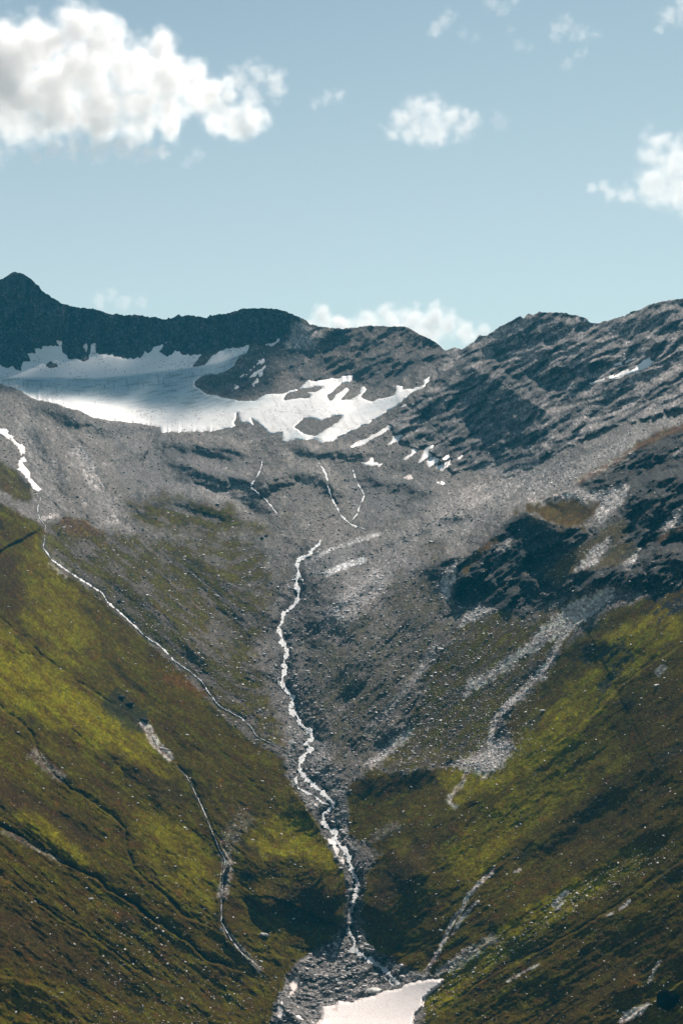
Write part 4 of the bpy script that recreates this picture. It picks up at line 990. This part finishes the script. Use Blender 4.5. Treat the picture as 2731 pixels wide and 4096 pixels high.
HAND = [
 (1172,2978,22,'big pale-topped boulder lying alone left of the brook bend',M_PALE,(1.1,.9,.55)),
 (580,2886,20,'large dark boulder at the head of the pale rubble chute on the left slope',M_DARK,(1,.9,.75)),
 (1496,3968,26,'wedge-shaped boulder with pale top at the edge of the lower snow field',M_PALE,(1.3,.9,.55)),
 (1405,3572,17,'dark wet boulder standing in the brook beside the knoll',M_DARK,(1.1,1,.7)),
 (1054,3742,19,'flat pale boulder on the grass below the dark knoll',M_PALE,(1.2,.8,.5)),
 (2170,2846,15,'long pale boulder in bright grass on the right slope',M_PALE,(1.4,.8,.5)),
 (2623,2746,13,'pale block with dark underside on the brown upper right slope',M_PALE,(1.1,.9,.7)),
 (362,3597,10,'bright white split rock alone in the grass of the lower left slope',M_PALE,(1.4,.8,.5)),
 (902,3514,17,'dark angular boulder over the narrow gully left of the knoll',M_DARK,(1.1,.9,.9)),
 (1763,2600,13,'pale boulder in the head of the right-hand rubble gully',M_PALE,(1.2,.9,.6)),
 (1702,2557,7,'round pale stone on the brown fan above the gully',M_PALE,(1,1,.8)),
 (1348,3384,8,'dark boulder sunk in the snow patch by the brook',M_DARK,(1,1,.9)),
 (1266,3095,12,'pale flat boulder on the gravel right of the forked brook',M_PALE,(1.2,.9,.5)),
 (1282,2658,9,'pinkish boulder on the slope right of the brook',M_PALE,(1.2,.9,.7)),
 (1723,2169,10,'slanted grey slab boulder above the cliff on grey rubble',M_ROCK,(1.6,.7,.5)),
 (1047,2156,9,'left of two dark boulders near the lip of the basin',M_DARK,(1,1,.8)),
 (1066,2147,9,'right of two dark boulders near the lip of the basin',M_DARK,(1,1,.9)),
 (478,2408,9,'dark boulder on the brown slope just above the thin left stream',M_DARK,(1.1,.9,.9)),
 (488,2795,14,'dark overgrown hummock block below the left gully crest',M_DARK,(1.1,1,.95)),
 (520,2822,17,'larger dark overgrown block beside the gully bottom on the left slope',M_DARK,(1.2,1,.95)),
 (868,2022,9,'dark boulder on the grey moraine of the basin',M_DARK,(1.2,1,.7)),
 (2676,4026,64,'huge rounded black boulder in the bottom right corner',M_BLACK,(1,1,.93)),
 (1392,3695,13,'grey boulder on the left edge of the brook narrows',M_ROCK,(1.1,1,.7)),
 (1762,3723,9,'pale block on the grass left of the twin rubble streaks',M_PALE,(1.2,.9,.6)),
]
for n, (u, v, r, lb, m, asp) in enumerate(HAND):
    boulder(u, v, r, lb, None, m, None, asp, rz=(.3 * n) % .8 - .4, seed=n)
_mp = np.array(STREAMS['main'][0], float); _o = np.argsort(_mp[:, 1]); MAINV, MAINU = _mp[_o, 1], _mp[_o, 0]
def region(u, v):
    i = int(np.clip((v - 0) / 1, 0, 1))
    if v < 1960 and u > 1560 and poly_sd(MTN_R, np.array([u]), np.array([v]), 5)[0] > 0: return 'grey boulder among the ledges of the rocky mountain at right', 'boulders on the rocky mountain'
    if v < 2150: return 'grey boulder on the rubble of the basin below the glacier', 'boulders in the basin below the glacier'
    if sample(mBed, [u], [v])[0] > .4:
        bu = float(np.interp(v, MAINV, MAINU)); sd_ = 'left' if u < bu else 'right'
        if v > 3920: w = ('on the gravel directly above the lower snow field', 'on the gravel between the lower snow patches')[u < 1330]
        elif v > 3760: w = 'on the fan %s of the brook just below the narrows' % sd_
        elif v > 3480: w = 'at the %s edge of the brook under the dark knoll' % sd_
        elif v > 3330: w = '%s of the brook level with the small snow blocks' % sd_
        elif v > 3100: w = '%s of the brook where its two arms rejoin' % sd_
        elif v > 2880: w = '%s of the brook around its sharp bend' % sd_
        elif v > 2640: w = '%s of the straight middle stretch of the brook' % sd_
        else: w = '%s of the upper brook below the lip of the basin' % sd_
        return 'stone lying ' + w, 'boulders along the brook'
    if u < 1150 and sample(mL, [u], [v])[0] > .5: return 'pale stone lying in the grass of the left slope', 'stones on the grassy left slope'
    if u < 1150: return 'grey boulder ' + ('high on the brown slope near the lip of the basin' if v < 2350 else 'midway down the brown slope between the two left streams' if v < 2700 else 'low on the brown slope where the thin left stream ends'), 'boulders between the left streams'
    if sample(mR, [u], [v])[0] > .5: return 'pale stone lying in the grass of the right slope', 'stones on the grassy right slope'
    if v > 2400 or u < 1700: return 'grey boulder ' + ('beside the pale slabs right of the upper brook' if v < 2450 else 'on the furrowed grey-brown fan right of the brook' if v < 2800 else 'on the rubble above the grassy spur right of the brook'), 'boulders on the right rubble slope'
    return 'boulder at the foot of the dark cliffs on the right slope', 'boulders under the right-hand cliffs'
for n, i in enumerate(ind):
    lb, grp = region(ru[i], rv[i])
    pl = bool(paleR[i]) or n % 3 == 0
    if 'pale' not in lb: lb = ('pale ' if pl else 'grey ') + lb.replace('grey ', '')
    grp = lb if len(lb.split()) < 13 else grp
    boulder(ru[i], rv[i], size[i] * 1.0, lb, grp, M_PALE if pl else M_ROCK, None, (1.2, .95, .62), seed=int(n * 7 % 8))
print('rocks', time.time() - T0)


# ------------------------------------------------------------------ clouds (real volumes, far beyond and above the ridges)
def cloud(label, puffs, Dc, dens, depth=.8, voxels=1.0, amp=1.0, lam=1.0, thr=.0, flat=None, aniso=.35):
    puffs = np.asarray(puffs, float)
    k = Dc / FPX
    C = np.stack([(puffs[:, 0] - CU) * k, np.zeros(len(puffs)), (CV - puffs[:, 1]) * k], -1)
    R = puffs[:, 2] * k
    rr = np.random.default_rng(int(puffs[0, 0]) + 900)
    C[:, 1] = Dc + rr.uniform(-.3, .3, len(puffs)) * R.max() * depth
    pad = R * 1.35
    mn = (C - pad[:, None] * [1, depth, 1]).min(0); mx = (C + pad[:, None] * [1, depth, 1]).max(0)
    org = (mn + mx) / 2
    g = bpy.data.node_groups.new('cloud', 'GeometryNodeTree')
    g.interface.new_socket('Geometry', in_out='INPUT', socket_type='NodeSocketGeometry'); g.interface.new_socket('Geometry', in_out='OUTPUT', socket_type='NodeSocketGeometry')
    N = g.nodes; L = g.links
    go = N.new('NodeGroupOutput'); vc = N.new('GeometryNodeVolumeCube'); pos = N.new('GeometryNodeInputPosition')
    def vm(op, a, b=None):
        n = N.new('ShaderNodeVectorMath'); n.operation = op
        for i, x in ((0, a), (1, b)):
            if x is None: continue
            if hasattr(x, 'is_output'): L.new(x, n.inputs[i])
            else: n.inputs[i].default_value = x
        return n
    def ma(op, a, b=None, clamp=False):
        n = N.new('ShaderNodeMath'); n.operation = op; n.use_clamp = clamp
        for i, x in ((0, a), (1, b)):
            if x is None: continue
            if hasattr(x, 'is_output'): L.new(x, n.inputs[i])
            else: n.inputs[i].default_value = float(x)
        return n.outputs[0]
    rm = float(np.median(R))
    # slow warp so that no puff stays a ball
    nw = N.new('ShaderNodeTexNoise'); nw.inputs['Scale'].default_value = 1 / (rm * 1.3); nw.inputs['Detail'].default_value = 2
    L.new(pos.outputs[0], nw.inputs['Vector'])
    sh = vm('SUBTRACT', nw.outputs['Color'], (.5, .5, .5)); shs = N.new('ShaderNodeVectorMath'); shs.operation = 'SCALE'; shs.inputs['Scale'].default_value = rm * 1.3
    L.new(sh.outputs[0], shs.inputs[0])
    pw = vm('ADD', pos.outputs[0], shs.outputs[0]).outputs[0]
    f = None
    for c, r in zip(C - org, R):
        d = vm('SUBTRACT', pw, tuple(c)).outputs[0]
        d = vm('MULTIPLY', d, (1 / r, 1 / (r * depth), 1 / r)).outputs[0]
        ln = N.new('ShaderNodeVectorMath'); ln.operation = 'LENGTH'; L.new(d, ln.inputs[0])
        v = ma('SUBTRACT', 1.0, ln.outputs['Value'])
        if f is None: f = v
        else:
            n = N.new('ShaderNodeMath'); n.operation = 'SMOOTH_MAX'; L.new(f, n.inputs[0]); L.new(v, n.inputs[1]); n.inputs[2].default_value = .25; f = n.outputs[0]
    n1 = N.new('ShaderNodeTexNoise'); n1.inputs['Scale'].default_value = 1 / (rm * .8 * lam); n1.inputs['Detail'].default_value = 9; n1.inputs['Roughness'].default_value = .62
    L.new(pos.outputs[0], n1.inputs['Vector'])
    nn = ma('MULTIPLY', ma('SUBTRACT', n1.outputs['Fac'], .5), 2.15 * amp)
    f = ma('ADD', f, nn)
    f = ma('SUBTRACT', f, .03 + thr)
    f = ma('MULTIPLY', f, 1.5, True)
    f = ma('MULTIPLY', f, f)
    L.new(f, vc.inputs['Density'])
    ext = mx - mn
    vox = max(ext.max() / 190, 1.2 * k * 4) / voxels
    vc.inputs['Min'].default_value = tuple(mn - org); vc.inputs['Max'].default_value = tuple(mx - org)
    for i, a in enumerate('XYZ'):
        vc.inputs['Resolution ' + a].default_value = int(np.clip(ext[i] / (vox * (1.6 if i == 1 else 1)), 12, 250))
    L.new(vc.outputs[0], go.inputs[0])
    vd = bpy.data.volumes.new('cloud')
    o = bpy.data.objects.new('cloud', vd); scene.collection.objects.link(o)
    o.location = org
    m = o.modifiers.new('cloud', 'NODES'); m.node_group = g
    mt = bpy.data.materials.new('cloud'); mt.use_nodes = True; t = mt.node_tree; t.nodes.clear()
    pv = t.nodes.new('ShaderNodeVolumePrincipled'); mo = t.nodes.new('ShaderNodeOutputMaterial')
    pv.inputs['Color'].default_value = (.978, .976, .980, 1); pv.inputs['Density'].default_value = dens; pv.inputs['Anisotropy'].default_value = aniso
    t.links.new(pv.outputs[0], mo.inputs['Volume'])
    sm = N.new('GeometryNodeSetMaterial'); sm.inputs['Material'].default_value = mt
    L.new(vc.outputs[0], sm.inputs['Geometry']); L.new(sm.outputs[0], go.inputs[0])
    vd.materials.append(mt)
    o['label'] = label; o['category'] = 'cloud'
    return o
CL = 6500.0
cloud('large white cumulus with grey belly in the upper left of the sky', [(-260,300,260),(-60,250,240),(60,200,150),(180,190,140),(300,120,125),(370,110,105),(430,190,110),(330,250,170),(520,260,130),(640,220,105),(660,300,125),(760,330,105),(850,380,80),(935,395,52),(200,350,160),(50,400,150),(400,400,140),(560,400,120),(680,410,90),(-80,500,130),(90,480,120),(250,490,110),(400,500,110),(560,490,100),(690,480,80),(780,400,80),(880,460,80),(960,490,80),(1030,480,62),(840,430,55)], CL, .026, .8, 1.45, .8, .75, -.04, None, .48)
cloud('ragged cloud tuft touching the right end of the large cumulus', [(950,310,66),(1020,290,70),(1085,300,70),(1115,360,60),(1010,380,60)], CL + 100, .010, .8, 1, 1.2)
cloud('flat white cloud shred under the grey belly of the large cumulus', [(150,628,40),(220,602,54),(300,588,62),(400,585,72),(500,590,74),(590,610,56),(650,600,40)], CL - 200, .010, .8, 1, 1.2)
cloud('faint cloud wisp below the right part of the large cumulus', [(790,615,42),(745,650,30)], CL, .004, .8, 1, 1.4)
cloud('small cloud cut by the left edge of the photo', [(-30,620,75),(30,600,52)], CL, .006, .8, 1, 1.2)
cloud('small wedge-shaped white cloud between the two larger ones', [(1262,410,34),(1310,385,38),(1355,378,40)], CL, .008, .8, 1, 1.2)
cloud('compact white cumulus in the middle of the sky', [(1660,435,72),(1720,445,82),(1600,480,60),(1800,460,70),(1880,465,52),(1560,530,42),(1650,520,72),(1750,515,78),(1850,535,60)], CL, .012, .9, 1, 1.0)
cloud('faint cloud puff just right of the compact middle cumulus', [(1990,465,42),(2010,490,34)], CL, .003, .8, 1, 1.3)
cloud('white cumulus cut by the right edge of the photo', [(2620,560,66),(2600,640,80),(2700,640,115),(2800,620,130),(2620,730,95),(2720,760,110),(2500,765,55),(2430,765,42),(2375,752,32),(2830,780,130)], CL, .012, .9, 1, 1.0)
cloud('cloud fragment in the top right corner', [(2670,60,58),(2720,20,66),(2640,110,32),(2780,40,70)], CL, .006, .8, 1, 1.3)
cloud('small slanting cloud near the top, right of centre', [(1740,115,40),(1775,85,42),(1800,50,34)], CL, .007, .8, 1, 1.2)
cloud('thin torn wisp trailing from the small slanting cloud', [(1850,130,34),(1900,150,26)], CL, .003, .8, 1, 1.4)
cloud('thin cloud wisps crossing the top edge of the photo', [(1970,5,46),(2020,30,34),(2060,-5,40)], CL, .004, .8, 1, 1.4)
cloud('frayed white wisp cloud near the top right', [(2230,120,48),(2265,90,50),(2320,140,42),(2385,135,34)], CL, .0055, .8, 1, 1.4)
cloud('tiny cloud scrap below the frayed wisp', [(2265,250,34),(2310,215,32),(2335,200,26)], CL, .0045, .8, 1, 1.4)
cloud('cloud scrap left of the frayed wisp', [(2040,120,30),(2080,180,34),(2120,190,30)], CL, .003, .8, 1, 1.5)
cloud('low white cloud bank rising behind the saddle', [(1230,1300,60),(1300,1275,60),(1370,1310,60),(1470,1300,70),(1550,1270,72),(1640,1270,72),(1740,1258,66),(1790,1300,70),(1860,1320,56),(1930,1305,38),(1700,1340,90),(1580,1340,90)], 9000.0, .022, .9, 1, .9)
cloud('thin low cloud over the ridge right of the pointed peak', [(400,1200,46),(450,1180,42),(500,1205,40),(570,1215,34)], 9000.0, .006, .9, 1, 1.0)
# the cloud whose soft shadow lies on the upper glacier: it floats in the sun's direction, just over the top of the photo
def shade_cloud():
    T = 2300.0
    pts = [(-300,1470,190),(-100,1490,160),(60,1480,160),(200,1500,150),(330,1520,140),(450,1550,130),(570,1560,130),(700,1555,130),(820,1560,120),(930,1550,120),(1020,1500,120),(100,1360,160),(300,1380,160),(450,1420,160),(600,1400,160),(750,1440,150),(850,1380,150),(960,1400,140),(1060,1350,100),(-300,1330,180),(1110,1290,70)]
    out = []
    for u, v, r in pts:
        d = float(sample(Dblur, [max(u, -800)], [max(v, 1420)])[0])
        q = to_xyz(np.array(float(u)), np.array(float(v)), np.array(d)) + np.array(SUN) * T
        out.append((q, r * d / FPX))
    return out
SC = shade_cloud()
Q = np.array([q for q, r in SC]); Dm = Q[:, 1].mean()
pu = [(q[0] * FPX / Dm + CU, CV - q[2] * FPX / Dm, r * FPX / Dm * 1.12) for q, r in SC]
cloud('broad cloud floating above the glacier that keeps its upper part in shade', pu, Dm, .017, 1.6, .7, .45, 1.0, -.12)


# ------------------------------------------------------------------ the air of the valley
bx = np.array([(x, y, z) for x in (-2600, 2600) for y in (-400, 5200) for z in (-1250, HZTOP)], float)
bf = np.array([(0,1,3,2),(4,6,7,5),(0,4,5,1),(2,3,7,6),(0,2,6,4),(1,5,7,3)])
mh = bpy.data.materials.new('air'); mh.use_nodes = True; t = mh.node_tree; t.nodes.clear()
pv = t.nodes.new('ShaderNodeVolumePrincipled'); mo = t.nodes.new('ShaderNodeOutputMaterial')
pv.inputs['Color'].default_value = HCOL; pv.inputs['Density'].default_value = HDENS; pv.inputs['Anisotropy'].default_value = 0.0
t.links.new(pv.outputs[0], mo.inputs['Volume'])
hz = mesh_obj('haze', bx, bf, mh, smooth_sh=False, kind='stuff')
print('zmax', Pall[..., 2].max(), 'zmin', Pall[..., 2].min(), 'ymax', Pall[...,1].max(), 'x', Pall[...,0].min(), Pall[...,0].max())

print('done', time.time() - T0)
